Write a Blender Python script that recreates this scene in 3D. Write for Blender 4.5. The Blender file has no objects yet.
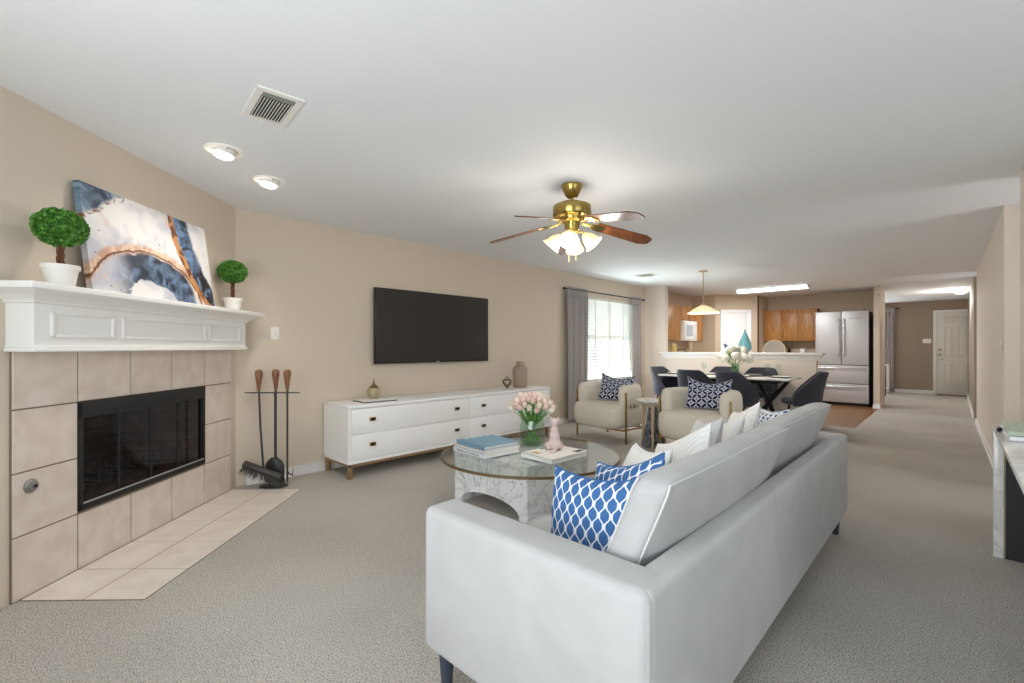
import bpy, bmesh, math, random
from mathutils import Vector, Matrix, noise as mnoise
random.seed(7)
scene = bpy.context.scene
COL = scene.collection
R = math.radians
PI = math.pi

# ------------------------------------------------------------------ camera
YAW = R(43.9)
cam_d = bpy.data.cameras.new('camera')
cam_d.sensor_width = 36.0
cam_d.lens = 460.0 / 1024.0 * 36.0
cam_d.shift_y = (347.5 - 341.5) / 1024.0
cam_d.clip_start = 0.02
cam_d.clip_end = 200
cam = bpy.data.objects.new('camera', cam_d)
COL.objects.link(cam)
cam.location = (0, 0, 1.2)
cam.rotation_euler = (R(90), 0, YAW)
scene.camera = cam
# ------------------------------------------------------------------ view + world
vs = scene.view_settings
vs.view_transform = 'Standard'
vs.look = 'None'
vs.gamma = 1.0
vs.use_curve_mapping = False
vs.exposure = 0.86
scene.render.film_transparent = False
wd = bpy.data.worlds.new('world')
scene.world = wd
wd.use_nodes = True
wn = wd.node_tree.nodes
wl = wd.node_tree.links
wn.clear()
w_out = wn.new('ShaderNodeOutputWorld')
w_bg = wn.new('ShaderNodeBackground')
w_sky = wn.new('ShaderNodeTexSky')
w_sky.sky_type = 'HOSEK_WILKIE'
w_sky.sun_direction = (0.3, -0.6, 0.75)
w_sky.turbidity = 6.0
w_bg.inputs['Strength'].default_value = 1.6
wl.new(w_sky.outputs[0], w_bg.inputs[0])
wl.new(w_bg.outputs[0], w_out.inputs[0])
cy = scene.cycles
cy.max_bounces = 10
cy.diffuse_bounces = 8
cy.glossy_bounces = 4
cy.transmission_bounces = 6
cy.transparent_max_bounces = 12
cy.caustics_reflective = False
cy.caustics_refractive = False
cy.sample_clamp_indirect = 6.0
cy.use_denoising = True


def kelv(c):
    return {'day': (0.89, 0.95, 1.0), 'warm': (1.0, 0.80, 0.56), 'soft': (1.0, 0.93, 0.84), 'cool': (0.95, 0.98, 1.0)}[c]


def area(name, loc, rot, sx, sy, power, c='day', spread=None):
    d = bpy.data.lights.new(name, 'AREA')
    d.shape = 'RECTANGLE'
    d.size = sx
    d.size_y = sy
    d.energy = power
    d.color = kelv(c)
    if spread:
        d.spread = spread
    o = bpy.data.objects.new(name, d)
    COL.objects.link(o)
    o.location = loc
    o.rotation_euler = rot
    return o


def point(name, loc, power, rad=0.04, c='warm'):
    d = bpy.data.lights.new(name, 'POINT')
    d.energy = power
    d.shadow_soft_size = rad
    d.color = kelv(c)
    o = bpy.data.objects.new(name, d)
    COL.objects.link(o)
    o.location = loc
    return o


# daylight entering by the windows of the room (two behind the camera, the dining and foyer windows) plus added fill lamps
area('daylight_back', (-0.55, -1.12, 1.30), (R(114), 0, 0), 2.2, 1.7, 43)
area('fill_bay', (2.22, 1.3, 1.35), (0, R(112), 0), 1.7, 2.6, 13)  # added fill lamp at the unseen side window, evens out the room
area('daylight_dining', (-4.78, 7.2, 1.15), (0, R(-118), 0), 1.9, 1.6, 66)
area('fill_side_hall', (2.25, 5.2, 1.5), (0, R(115), 0), 1.2, 0.8, 20)  # fill added inside the side hall to lift the ceiling, no window there
area('fill_far_hall', (2.15, 10.65, 1.4), (0, R(120), 0), 1.4, 0.6, 15)  # fill added in the far opening to brighten hall and ceiling
area('daylight_foyer', (-2.4, 16.0, 1.4), (R(-90), 0, 0), 1.4, 1.2, 34)

# ------------------------------------------------------------------ node expressions


class X:
    """math-node expression"""
    def __init__(self, nt, s):
        self.nt = nt
        self.s = s

    def _op(self, op, *a, clamp=False):
        n = self.nt.nodes.new('ShaderNodeMath')
        n.operation = op
        n.use_clamp = clamp
        for i, v in enumerate((self,) + a):
            if isinstance(v, X):
                self.nt.links.new(v.s, n.inputs[i])
            else:
                n.inputs[i].default_value = v
        return X(self.nt, n.outputs[0])

    def __add__(s, o): return s._op('ADD', o)
    __radd__ = __add__
    def __sub__(s, o): return s._op('SUBTRACT', o)
    def __rsub__(s, o): return s._op('MULTIPLY', -1.0)._op('ADD', o)
    def __mul__(s, o): return s._op('MULTIPLY', o)
    __rmul__ = __mul__
    def __truediv__(s, o): return s._op('DIVIDE', o)
    def sin(s): return s._op('SINE')
    def cos(s): return s._op('COSINE')
    def abs(s): return s._op('ABSOLUTE')
    def sqrt(s): return s._op('SQRT')
    def lt(s, o): return s._op('LESS_THAN', o)
    def gt(s, o): return s._op('GREATER_THAN', o)
    def frac(s): return s._op('FRACT')
    def floor(s): return s._op('FLOOR')
    def mod(s, o): return s._op('FLOORED_MODULO', o)
    def max(s, o): return s._op('MAXIMUM', o)
    def min(s, o): return s._op('MINIMUM', o)
    def pow(s, o): return s._op('POWER', o)

    def step(s, a, b):
        n = s.nt.nodes.new('ShaderNodeMapRange')
        n.interpolation_type = 'SMOOTHSTEP'
        s.nt.links.new(s.s, n.inputs['Value'])
        n.inputs['From Min'].default_value = a
        n.inputs['From Max'].default_value = b
        return X(s.nt, n.outputs['Result'])


def srgb(h):
    if isinstance(h, (tuple, list)):
        v = [c / 255.0 for c in h]
    else:
        h = h.lstrip('#')
        v = [int(h[i:i + 2], 16) / 255.0 for i in (0, 2, 4)]
    return tuple((c / 12.92 if c <= 0.04045 else ((c + 0.055) / 1.055) ** 2.4) for c in v) + (1.0,)


class Mat:
    def __init__(self, name, col='#808080', rough=0.6, metal=0.0, spec=0.5, **kw):
        m = bpy.data.materials.new(name)
        m.use_nodes = True
        self.m = m
        self.nt = m.node_tree
        self.b = self.nt.nodes['Principled BSDF']
        self.b.inputs['Base Color'].default_value = srgb(col)
        self.b.inputs['Roughness'].default_value = rough
        self.b.inputs['Metallic'].default_value = metal
        self.b.inputs['Specular IOR Level'].default_value = spec
        for k, v in kw.items():
            self.b.inputs[k].default_value = v
        m.diffuse_color = srgb(col)

    def coord(self, kind='Object'):
        n = self.nt.nodes.new('ShaderNodeTexCoord')
        return n.outputs[kind]

    def xyz(self, kind='Object'):
        n = self.nt.nodes.new('ShaderNodeSeparateXYZ')
        self.nt.links.new(self.coord(kind), n.inputs[0])
        return [X(self.nt, n.outputs[i]) for i in range(3)]

    def noise(self, scale, detail=3, kind='Object', rough=0.5, vscale=None, dist=0.0):
        n = self.nt.nodes.new('ShaderNodeTexNoise')
        n.inputs['Scale'].default_value = scale
        n.inputs['Detail'].default_value = detail
        n.inputs['Roughness'].default_value = rough
        n.inputs['Distortion'].default_value = dist
        c = self.coord(kind)
        if vscale:
            mp = self.nt.nodes.new('ShaderNodeMapping')
            mp.inputs['Scale'].default_value = vscale
            self.nt.links.new(c, mp.inputs[0])
            c = mp.outputs[0]
        self.nt.links.new(c, n.inputs['Vector'])
        return X(self.nt, n.outputs['Fac'])

    def mix(self, f, a, b):
        n = self.nt.nodes.new('ShaderNodeMix')
        n.data_type = 'RGBA'
        n.clamp_factor = True
        ins = [i for i in n.inputs if i.type == 'RGBA']
        if isinstance(f, X):
            self.nt.links.new(f.s, n.inputs[0])
        else:
            n.inputs[0].default_value = f
        for s, v in zip(ins, (a, b)):
            if isinstance(v, (str, tuple)):
                s.default_value = srgb(v)
            else:
                self.nt.links.new(v, s)
        return [o for o in n.outputs if o.type == 'RGBA'][0]

    def color(self, c):
        self.nt.links.new(c, self.b.inputs['Base Color'])
        return self

    def bump(self, h, strength=0.3, dist=0.01):
        n = self.nt.nodes.new('ShaderNodeBump')
        n.inputs['Strength'].default_value = strength
        n.inputs['Distance'].default_value = dist
        self.nt.links.new(h.s, n.inputs['Height'])
        self.nt.links.new(n.outputs[0], self.b.inputs['Normal'])
        return self


def emis(name, col, strength, base='#ffffff'):
    m = Mat(name, base, 0.5)
    m.b.inputs['Emission Color'].default_value = srgb(col)
    m.b.inputs['Emission Strength'].default_value = strength
    return m.m


def thin_glass(name, tint=(235, 245, 240), fac=0.08, rough=0.02, ior=1.45):
    m = bpy.data.materials.new(name)
    m.use_nodes = True
    nt = m.node_tree
    nt.nodes.clear()
    o = nt.nodes.new('ShaderNodeOutputMaterial')
    mx = nt.nodes.new('ShaderNodeMixShader')
    t = nt.nodes.new('ShaderNodeBsdfTransparent')
    g = nt.nodes.new('ShaderNodeBsdfGlossy')
    f = nt.nodes.new('ShaderNodeFresnel')
    a = nt.nodes.new('ShaderNodeMath')
    a.operation = 'ADD'
    a.use_clamp = True
    a.inputs[1].default_value = fac
    t.inputs[0].default_value = srgb(tint)
    g.inputs['Roughness'].default_value = rough
    f.inputs[0].default_value = ior
    nt.links.new(f.outputs[0], a.inputs[0])
    ge = nt.nodes.new('ShaderNodeNewGeometry')
    iv = nt.nodes.new('ShaderNodeMath')
    iv.operation = 'SUBTRACT'
    iv.inputs[0].default_value = 1.0
    mu = nt.nodes.new('ShaderNodeMath')
    mu.operation = 'MULTIPLY'
    nt.links.new(ge.outputs['Backfacing'], iv.inputs[1])
    nt.links.new(a.outputs[0], mu.inputs[0])
    nt.links.new(iv.outputs[0], mu.inputs[1])
    nt.links.new(mu.outputs[0], mx.inputs[0])
    nt.links.new(t.outputs[0], mx.inputs[1])
    nt.links.new(g.outputs[0], mx.inputs[2])
    nt.links.new(mx.outputs[0], o.inputs[0])
    return m


# ------------------------------------------------------------------ materials
def paint(name, col, bump=0.04, sc=220, rough=0.7):
    m = Mat(name, col, rough, spec=0.25)
    m.bump(m.noise(sc, 2), bump, 0.003)
    return m.m


M = {}
M['wall'] = paint('beige_wall_paint', '#d3c6b6')
M['wall_k'] = paint('tan_kitchen_paint', '#c9b69e')
M['wall_f'] = paint('brown_foyer_paint', '#9f9080')
M['wall_pale'] = paint('pale_wall_paint', '#e0d6cc')
M['ceil'] = paint('ceiling_paint', '#eceef0', 0.25, 90, 0.85)
M['white'] = paint('white_trim_paint', '#efeeec', 0.0, 50, 0.4)
M['lacquer'] = Mat('white_lacquer', '#f9f9fa', 0.35).m
M['door'] = paint('white_door_paint', '#e6e4df', 0.0, 50, 0.45)
m = Mat('carpet', '#a99c8c', 0.95, spec=0.1)
n1 = m.noise(190, 2)
n2 = m.noise(1.1, 4)
n3 = m.noise(45, 3)
c1 = m.mix(n1.step(0.3, 0.7), '#7c766e', '#e6e1da')
c2 = m.mix(n2.step(0.35, 0.7) * 0.4, c1, '#99928a')
m.color(m.mix(n3.step(0.4, 0.7) * 0.35, c2, '#cfc9c0'))
m.bump(n1 + n3 * 0.6, 0.7, 0.010)
M['carpet'] = m.m
m = Mat('kitchen_wood_floor', '#8a5a2e', 0.35)
x, y, z = m.xyz()
pl = (x * 9.0).floor()
g = m.noise(14, 4, vscale=(3, 0.6, 1), dist=0.8)
seam = (x * 9.0).frac().lt(0.03)
c1 = m.mix(g.step(0.3, 0.7), '#6a4420', '#93642f')
c1 = m.mix((pl * 12.9).sin().abs() * 0.25, c1, '#6a3f1a')
m.color(m.mix(seam, c1, '#3c2410'))
M['woodfloor'] = m.m
m = Mat('ceramic_tile', '#c8b5a4', 0.35)
m.color(m.mix(m.noise(9, 5).step(0.3, 0.7), '#d3c4b9', '#dfd3ca'))
M['tile'] = m.m
m = Mat('hearth_tile', '#d0bca8', 0.3)
m.color(m.mix(m.noise(8, 5).step(0.3, 0.7), '#e0d4c9', '#eae1d8'))
M['tile2'] = m.m
M['grout'] = paint('grout', '#8a7764')
M['tvblack'] = Mat('black_plastic', '#0c0c0d', 0.35).m
M['tvscreen'] = Mat('tv_screen', '#2b2826', 0.28, spec=0.5).m
m = Mat('sofa_velvet', '#cfcdcb', 0.85, spec=0.2)
m.b.inputs['Sheen Weight'].default_value = 0.15
nn = m.noise(3.5, 5, dist=1.2)
m.color(m.mix(nn.step(0.3, 0.75), '#b4b3b3', '#bebdbd'))
m.bump(m.noise(420, 2), 0.12, 0.002)
M['sofa'] = m.m
M['piping'] = Mat('sofa_piping_cord', '#cfcecd', 0.8).m
m = Mat('cream_boucle', '#ddd4c5', 0.95, spec=0.1)
bn = m.noise(170, 3)
m.color(m.mix(bn.step(0.3, 0.7), '#dcd4c6', '#f2ecdf'))
m.bump(bn, 0.7, 0.006)
M['boucle'] = m.m
m = Mat('charcoal_upholstery', '#34343c', 0.85, spec=0.2)
m.b.inputs['Sheen Weight'].default_value = 0.2
cn = m.noise(240, 2)
m.color(m.mix(cn, '#2f313a', '#4c4f5b'))
m.bump(cn, 0.3, 0.003)
M['charcoal'] = m.m
M['darkmetal'] = Mat('dark_metal', '#1d1d1f', 0.4, 0.6).m
M['iron'] = Mat('wrought_iron', '#4a4a4a', 0.5, 0.7).m
M['navyleg'] = Mat('dark_slate_leg', '#3a4150', 0.5).m
m = Mat('brass', '#b9975c', 0.28, 1.0)
M['brass'] = m.m
M['antbrass'] = Mat('antique_brass', '#b09a58', 0.22, 1.0).m
M['bronzewood'] = Mat('tan_metal', '#a58763', 0.4, 0.4).m
M['steel'] = Mat('brushed_steel', '#bdbbba', 0.42, 0.35).m
M['steelh'] = Mat('satin_chrome', '#dedede', 0.2, 0.8).m


def wood(name, a, b, sc=6, rough=0.45, vs_=(1, 1, 0.12)):
    m = Mat(name, a, rough)
    g = m.noise(sc * 6, 5, vscale=vs_, dist=1.5)
    m.color(m.mix(g.step(0.3, 0.7), a, b))
    return m.m


M['oak'] = wood('honey_oak', '#97602c', '#c08a4c', 6, 0.4)
M['oakd'] = wood('oak_frame', '#8a5427', '#b87a42', 5, 0.4)
M['blade'] = wood('walnut_fan_blade', '#43260f', '#74401f', 4, 0.3, (1, 0.2, 1))
M['palewood'] = wood('pale_ash', '#b79e80', '#d8c3a6', 5, 0.5)
M['handle'] = wood('tool_handle_wood', '#6e4629', '#9c6f4e', 6, 0.4)


def marble(name, base, vein, sc=2.2, mid='#dfe0e3', thick=0.06, rough=0.15):
    m = Mat(name, base, rough)
    n = m.noise(sc, 6, dist=1.6, rough=0.6)
    v = (n - 0.5).abs().step(0.0, thick)
    n2 = m.noise(sc * 0.6, 5, dist=2.2, rough=0.55)
    v2 = (n2 - 0.47).abs().step(0.0, thick * 0.5)
    c = m.mix(m.noise(sc * 1.3, 3).step(0.35, 0.75), base, mid)
    c = m.mix((1.0 - v) * 0.45, c, vein)
    m.color(m.mix((1.0 - v2) * 0.6, c, vein))
    return m.m


M['marble'] = marble('white_marble', '#f6f6f7', '#a2a6ad', 2.6, '#eaebee', 0.03)
M['marbledark'] = marble('dark_marble', '#41464c', '#aab0b6', 7, '#2e3338')
M['marbletop'] = marble('pale_marble', '#f6f5f3', '#cfccca', 1.6, '#efedeb', 0.04)
M['glass'] = thin_glass('clear_glass', (240, 246, 243))
M['tableglass'] = thin_glass('table_glass', (248, 250, 249), 0.02, 0.01, 1.28)
M['firebox_glass'] = thin_glass('tinted_fireplace_glass', (205, 205, 208), 0.02, 0.05, 1.3)
M['vaseglass'] = thin_glass('vase_glass', (222, 238, 224), 0.05, 0.03)
M['pinkglass'] = thin_glass('rose_glass', (214, 196, 184), 0.05, 0.05)
m = Mat('ribbed_taupe_glass', '#a89180', 0.3)
x, y, z = m.xyz()
M['taupe'] = m.m
M['pot'] = Mat('white_ceramic_pot', '#ece9e4', 0.55).m
M['trunk'] = wood('topiary_trunk', '#4e2d1b', '#7d4c30', 6, 0.8)
m = Mat('boxwood_leaf', '#2f6b26', 0.5)
oi = m.nt.nodes.new('ShaderNodeTexCoord')
m.color(m.mix(m.noise(60, 2).step(0.3, 0.7), '#2c661c', '#6fa944'))
M['leaf'] = m.m
m = Mat('flower_stem_green', '#4d8a3c', 0.5)
m.color(m.mix(m.noise(30, 2).step(0.3, 0.7), '#3c7a2c', '#7cb35c'))
M['stem'] = m.m
M['tulip_pink'] = Mat('pink_petal', '#f6ded5', 0.6).m
M['tulip_cream'] = Mat('cream_petal', '#f8f0df', 0.6).m
M['white_petal'] = Mat('white_petal', '#f6f5ef', 0.6).m
m = Mat('grey_curtain_fabric', '#a8a2a1', 0.9, spec=0.1)
m.bump(m.noise(300, 2), 0.2, 0.002)
M['curtain'] = m.m
m = Mat('blind_slat', '#dcdbd8', 0.5)
M['blind'] = m.m
M['lblue'] = Mat('blue_cloth_cover', '#7fa3bb', 0.7).m
M['paper'] = Mat('book_page_edges', '#eceae6', 0.8).m
M['whitecover'] = Mat('white_book_cover', '#e9ebee', 0.5).m
M['ink'] = Mat('dark_print', '#4b5058', 0.7).m
M['greencover'] = Mat('sage_book_cover', '#bcc7b4', 0.6).m
M['pinkcer'] = Mat('rose_ceramic', '#dcc8c6', 0.4).m
M['gold'] = Mat('champagne_gold', '#b7a680', 0.3, 0.7).m
M['teal'] = Mat('teal_glaze', '#6fa9b5', 0.2).m
M['plastic'] = Mat('white_plastic', '#efece6', 0.4).m
M['brush'] = Mat('grey_bristle', '#5b5b5b', 0.9).m
m = Mat('sooty_firebrick', '#6a5448', 0.8)
x, y, z = m.xyz()
row_ = (z * 14.0).floor()
jx = ((x * 5.0 + row_ * 0.5).frac().lt(0.04)).max((z * 14.0).frac().lt(0.10))
m.color(m.mix(jx, m.mix(m.noise(7, 4).step(0.3, 0.7), '#6b4a3a', '#8b7060'), '#4a423c'))
M['soot'] = m.m
M['black'] = Mat('matte_black', '#161616', 0.6).m
M['dark'] = Mat('near_black_laminate', '#2c2c30', 0.5).m
M['whitebook'] = Mat('glossy_white_cover', '#f0efec', 0.3).m
M['lamp_white'] = emis('recessed_lamp_glow', '#fff6ea', 6.0)
M['tube'] = emis('fluorescent_lens', '#f4fbff', 3.2)
m = Mat('frosted_shade', '#e2cfa8', 0.5)
m.b.inputs['Emission Color'].default_value = srgb('#ffdf9f')
m.b.inputs['Emission Strength'].default_value = 0.35
m.b.inputs['Transmission Weight'].default_value = 0.3
M['shade'] = m.m
M['bulb'] = emis('lit_bulb', '#ffe9bf', 3.0)

# ------------------------------------------------------------------ mesh building


class B:
    """collects shapes in one bmesh"""
    def __init__(self):
        self.bm = bmesh.new()

    def _merge(self, other, mat=None):
        if mat is not None:
            other.transform(mat)
        me = bpy.data.meshes.new('tmp')
        other.to_mesh(me)
        other.free()
        self.bm.from_mesh(me)
        bpy.data.meshes.remove(me)
        return self

    def box(self, lo, hi, bev=0.0, seg=2, mat=None):
        b = bmesh.new()
        bmesh.ops.create_cube(b, size=1.0)
        lo = Vector(lo)
        hi = Vector(hi)
        c = (lo + hi) / 2
        d = hi - lo
        for v in b.verts:
            v.co = Vector((v.co.x * d.x, v.co.y * d.y, v.co.z * d.z)) + c
        if bev > 0:
            bmesh.ops.bevel(b, geom=list(b.edges), offset=min(bev, min(abs(d.x), abs(d.y), abs(d.z)) * 0.49), segments=seg, profile=0.5, affect='EDGES')
        return self._merge(b, mat)

    def lathe(self, prof, n=32, c=(0, 0, 0), mat=None, cap=True):
        b = bmesh.new()
        rings = []
        for r, z in prof:
            rings.append([b.verts.new((r * math.cos(2 * PI * i / n), r * math.sin(2 * PI * i / n), z)) for i in range(n)])
        for a, d in zip(rings, rings[1:]):
            for i in range(n):
                j = (i + 1) % n
                b.faces.new((a[i], a[j], d[j], d[i]))
        if cap:
            if prof[0][0] > 1e-5:
                b.faces.new(list(reversed(rings[0])))
            if prof[-1][0] > 1e-5:
                b.faces.new(rings[-1])
        bmesh.ops.remove_doubles(b, verts=b.verts, dist=1e-6)
        bmesh.ops.translate(b, verts=b.verts, vec=Vector(c))
        return self._merge(b, mat)

    def tube(self, pts, r, n=10, closed=False, mat=None):
        pts = [Vector(p) for p in pts]
        rs = r if isinstance(r, (list, tuple)) else [r] * len(pts)
        b = bmesh.new()
        rings = []
        L = len(pts)
        prev = None
        for i, p in enumerate(pts):
            if closed:
                t = pts[(i + 1) % L] - pts[i - 1]
            else:
                t = pts[min(i + 1, L - 1)] - pts[max(i - 1, 0)]
            t.normalize()
            if prev is None:
                a = Vector((0, 0, 1)) if abs(t.z) < 0.9 else Vector((1, 0, 0))
                u = t.cross(a).normalized()
            else:
                u = (prev - t * prev.dot(t)).normalized()
            prev = u
            w = t.cross(u)
            rings.append([b.verts.new(p + (u * math.cos(2 * PI * k / n) + w * math.sin(2 * PI * k / n)) * rs[i]) for k in range(n)])
        rng = range(L) if closed else range(L - 1)
        for i in rng:
            a, d = rings[i], rings[(i + 1) % L]
            for k in range(n):
                b.faces.new((a[k], a[(k + 1) % n], d[(k + 1) % n], d[k]))
        if not closed:
            b.faces.new(list(reversed(rings[0])))
            b.faces.new(rings[-1])
        bmesh.ops.recalc_face_normals(b, faces=b.faces)
        return self._merge(b, mat)

    def prism(self, poly, z0, z1, bev=0.0, mat=None, seg=2):
        """poly: xy outline extruded z0..z1"""
        b = bmesh.new()
        lo = [b.verts.new((p[0], p[1], z0)) for p in poly]
        hi = [b.verts.new((p[0], p[1], z1)) for p in poly]
        n = len(poly)
        b.faces.new(list(reversed(lo)))
        b.faces.new(hi)
        for i in range(n):
            b.faces.new((lo[i], lo[(i + 1) % n], hi[(i + 1) % n], hi[i]))
        bmesh.ops.recalc_face_normals(b, faces=b.faces)
        if bev:
            bmesh.ops.bevel(b, geom=list(b.edges), offset=bev, segments=seg, profile=0.5, affect='EDGES')
        return self._merge(b, mat)

    def sphere(self, r, c=(0, 0, 0), s=(1, 1, 1), u=20, v=12, mat=None):
        b = bmesh.new()
        bmesh.ops.create_uvsphere(b, u_segments=u, v_segments=v, radius=r)
        for w in b.verts:
            w.co = Vector((w.co.x * s[0], w.co.y * s[1], w.co.z * s[2])) + Vector(c)
        return self._merge(b, mat)

    def build(self, name, mat, parent=None, smooth=40, loc=None, rot=None):
        me = bpy.data.meshes.new(name)
        self.bm.to_mesh(me)
        self.bm.free()
        for mm in (mat if isinstance(mat, (list, tuple)) else [mat]):
            me.materials.append(mm)
        if smooth:
            for p in me.polygons:
                p.use_smooth = True
            me.set_sharp_from_angle(angle=R(smooth))
        o = bpy.data.objects.new(name, me)
        COL.objects.link(o)
        if parent is not None:
            o.parent = parent
        if loc is not None:
            o.location = loc
        if rot is not None:
            o.rotation_euler = rot
        return o


def tag(o, label=None, cat=None, group=None, kind=None):
    if label:
        o['label'] = label
    if cat:
        o['category'] = cat
    if group:
        o['group'] = group
    if kind:
        o['kind'] = kind
    return o


def thing(name, label, cat, loc=(0, 0, 0), rz=0.0, group=None):
    o = bpy.data.objects.new(name, None)
    o.empty_display_size = 0.1
    COL.objects.link(o)
    o.location = loc
    o.rotation_euler = (0, 0, rz)
    return tag(o, label, cat, group)


def dup(root, loc=None, rz=None, label=None, rot=None):
    r = root.copy()
    COL.objects.link(r)
    if loc is not None:
        r.location = loc
    if rz is not None:
        r.rotation_euler = (0, 0, rz)
    if rot is not None:
        r.rotation_euler = rot
    if label:
        r['label'] = label

    def rec(src, dst):
        for ch in list(src.children):
            c = ch.copy()
            COL.objects.link(c)
            c.parent = dst
            rec(ch, c)
    rec(root, r)
    return r


def struct(name, b, mat, smooth=0, parent=None):
    o = b.build(name, mat, parent, smooth)
    if parent is None:
        o['kind'] = 'structure'
    return o


def frame(o, z=0.0, ang=0.0):
    return Matrix.Translation(Vector((o[0], o[1], z))) @ Matrix.Rotation(ang, 4, 'Z')


# ================================================================== SETTING
H = 2.40
XW = -4.46          # TV wall
# floor: carpet with the hearth left on top, kitchen wood as its own slab
b = B()
b.box((-5.2, -1.3, -0.1), (2.5, 8.47, 0.0))
b.box((-1.07, 8.47, -0.1), (2.5, 16.3, 0.0))
b.box((-5.2, 12.44, -0.1), (-1.07, 16.3, 0.0))
struct('floor', b, M['carpet'])
struct('floor', B().box((-5.2, 8.47, -0.1), (-1.07, 12.44, -0.002)), M['woodfloor'])
struct('ceiling', B().box((-5.2, -1.3, H), (2.5, 16.3, H + 0.1)), M['ceil'])

# TV wall with the dining window opening y 6.40..7.98, z 0.62..2.05
WY0, WY1, WZ0, WZ1 = 6.42, 7.98, 0.60, 2.06
b = B()
b.box((XW - 0.14, 1.10, 0), (XW, WY0, H))
b.box((XW - 0.14, WY1, 0), (XW, 8.5, H))
b.box((XW - 0.14, WY0, 0), (XW, WY1, WZ0))
b.box((XW - 0.14, WY0, WZ1), (XW, WY1, H))
struct('wall_left', b, M['wall'])
struct('wall_kitchen_left', B().box((XW - 0.14, 8.5, 0), (XW, 16.3, H)), M['wall_k'])
# fireplace frame: a runs along the wall from the right end, d outwards
q = math.sqrt(0.5)


def FA(a, d):
    return (-4.39 + a * q + d * q, 1.15 - a * q + d * q)


# matrix: local x = a, local y = d, z up
MF = Matrix(((q, q, 0, -4.39), (-q, q, 0, 1.15), (0, 0, 1, 0), (0, 0, 0, 1)))
FO = (-4.39, 1.15, 0)
FROT = R(-45)
# diagonal wall behind tiles at d=-0.04, with the firebox opening
OA0, OA1, OZ0, OZ1 = 0.35, 1.395, 0.315, 0.905
b = B()
b.box((-0.11, -0.14, 0), (OA0 + 0.02, -0.012, H), mat=MF)
b.box((OA1 - 0.02, -0.14, 0), (3.35, -0.012, H), mat=MF)
b.box((OA0 + 0.02, -0.14, OZ1 - 0.02), (OA1 - 0.02, -0.012, H), mat=MF)
b.box((OA0 + 0.02, -0.14, 0), (OA1 - 0.02, -0.012, OZ0 + 0.02), mat=MF)
struct('wall_fireplace', b, M['wall'])
# back wall behind the camera, with two windows
b = B()
b.box((-2.3, -1.32, 0), (-1.7, -1.2, H))
b.box((0.6, -1.32, 0), (2.4, -1.2, H))
b.box((-1.7, -1.32, 0), (0.6, -1.2, 0.4))
b.box((-1.7, -1.32, 2.2), (0.6, -1.2, H))
struct('wall_back', b, M['wall'])
b = B()
for xx in (-1.7, -0.57, 0.54):
    b.box((xx, -1.30, 0.4), (xx + 0.06, -1.24, 2.2))
for zz in (0.4, 1.27, 2.14):
    b.box((-1.7, -1.30, zz), (0.6, -1.24, zz + 0.06))
wfr = struct('window_2', b, M['white'])
B().box((-1.7, -1.275, 0.4), (0.6, -1.268, 2.2)).build('window_pane', M['glass'], wfr, 0)
# bay side wall (out of frame)
b = B()
b.box((2.3, -1.3, 0), (2.42, 0.0, H))
b.box((2.3, 2.7, 0), (2.42, 6.2, H))
b.box((2.3, 0.0, 0), (2.42, 2.7, 0.4))
b.box((2.3, 0.0, 2.25), (2.42, 2.7, H))
struct('wall_bay', b, M['wall'])
b = B()
for yy in (0.0, 1.32, 2.64):
    b.box((2.33, yy, 0.4), (2.39, yy + 0.06, 2.25))
for zz in (0.4, 1.3, 2.19):
    b.box((2.33, 0, zz), (2.39, 2.7, zz + 0.06))
wfr = struct('added_window', b, M['white'])  # unseen window, added to go with the extra light from this side
B().box((2.355, 0, 0.4), (2.362, 2.7, 2.25)).build('window_pane', M['glass'], wfr, 0)
struct('wall_side', B().box((0.33, 4.06, 0), (2.35, 4.78, H)), M['wall_pale'])
# right hallway wall pieces
struct('wall_right', B().prism([(0.30, 5.66), (2.3, 5.66), (2.3, 10.3), (0.25, 10.3)], 0, H), M['wall_pale'])
struct('wall_right_far', B().box((0.235, 11.0, 0), (2.3, 16.1, H)), M['wall_f'])
struct('wall_right_end', B().box((2.2, 4.7, 0), (2.32, 11.1, H)), M['wall_f'])
# wall stub + half wall of the breakfast bar
b = B()
b.box((XW, 8.47, 0), (-4.05, 8.62, H))
struct('wall_stub', b, M['wall_pale'])
struct('wall_half', B().box((-4.05, 8.48, 0), (-1.56, 8.61, 1.03)), M['wall_pale'])
cap = B()
cap.box((-4.13, 8.40, 1.075), (-1.47, 8.70, 1.115), 0.012, 3)
cap.box((-4.09, 8.445, 1.03), (-1.51, 8.65, 1.075), 0.006)
cap.box((-4.07, 8.465, 1.0), (-1.535, 8.63, 1.03), 0.004)
struct('trim_1', cap, M['white'], 40)
# corner bead between stub and kitchen opening reads paler
# pantry diagonal closet
DX0, DY0, DX1, DY1 = -3.93, 10.76, -3.25, 11.44
b = B()
b.box((XW, 10.76, 0), (-3.93, 10.86, H))
b.prism([(-3.93, 10.76), (-3.25, 11.44), (-3.25, 11.58), (-3.33, 11.58), (-3.95, 10.86)], 0, H)
b.box((-3.35, 11.5, 0), (-3.25, 12.44, H))
struct('wall_pantry', b, M['wall_k'])
struct('wall_kitchen_back', B().box((-3.3, 12.30, 0), (-1.13, 12.44, H)), M['wall_k'])
struct('wall_column', B().box((-1.155, 11.5, 0), (-1.06, 12.44, H)), M['wall'])
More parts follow.
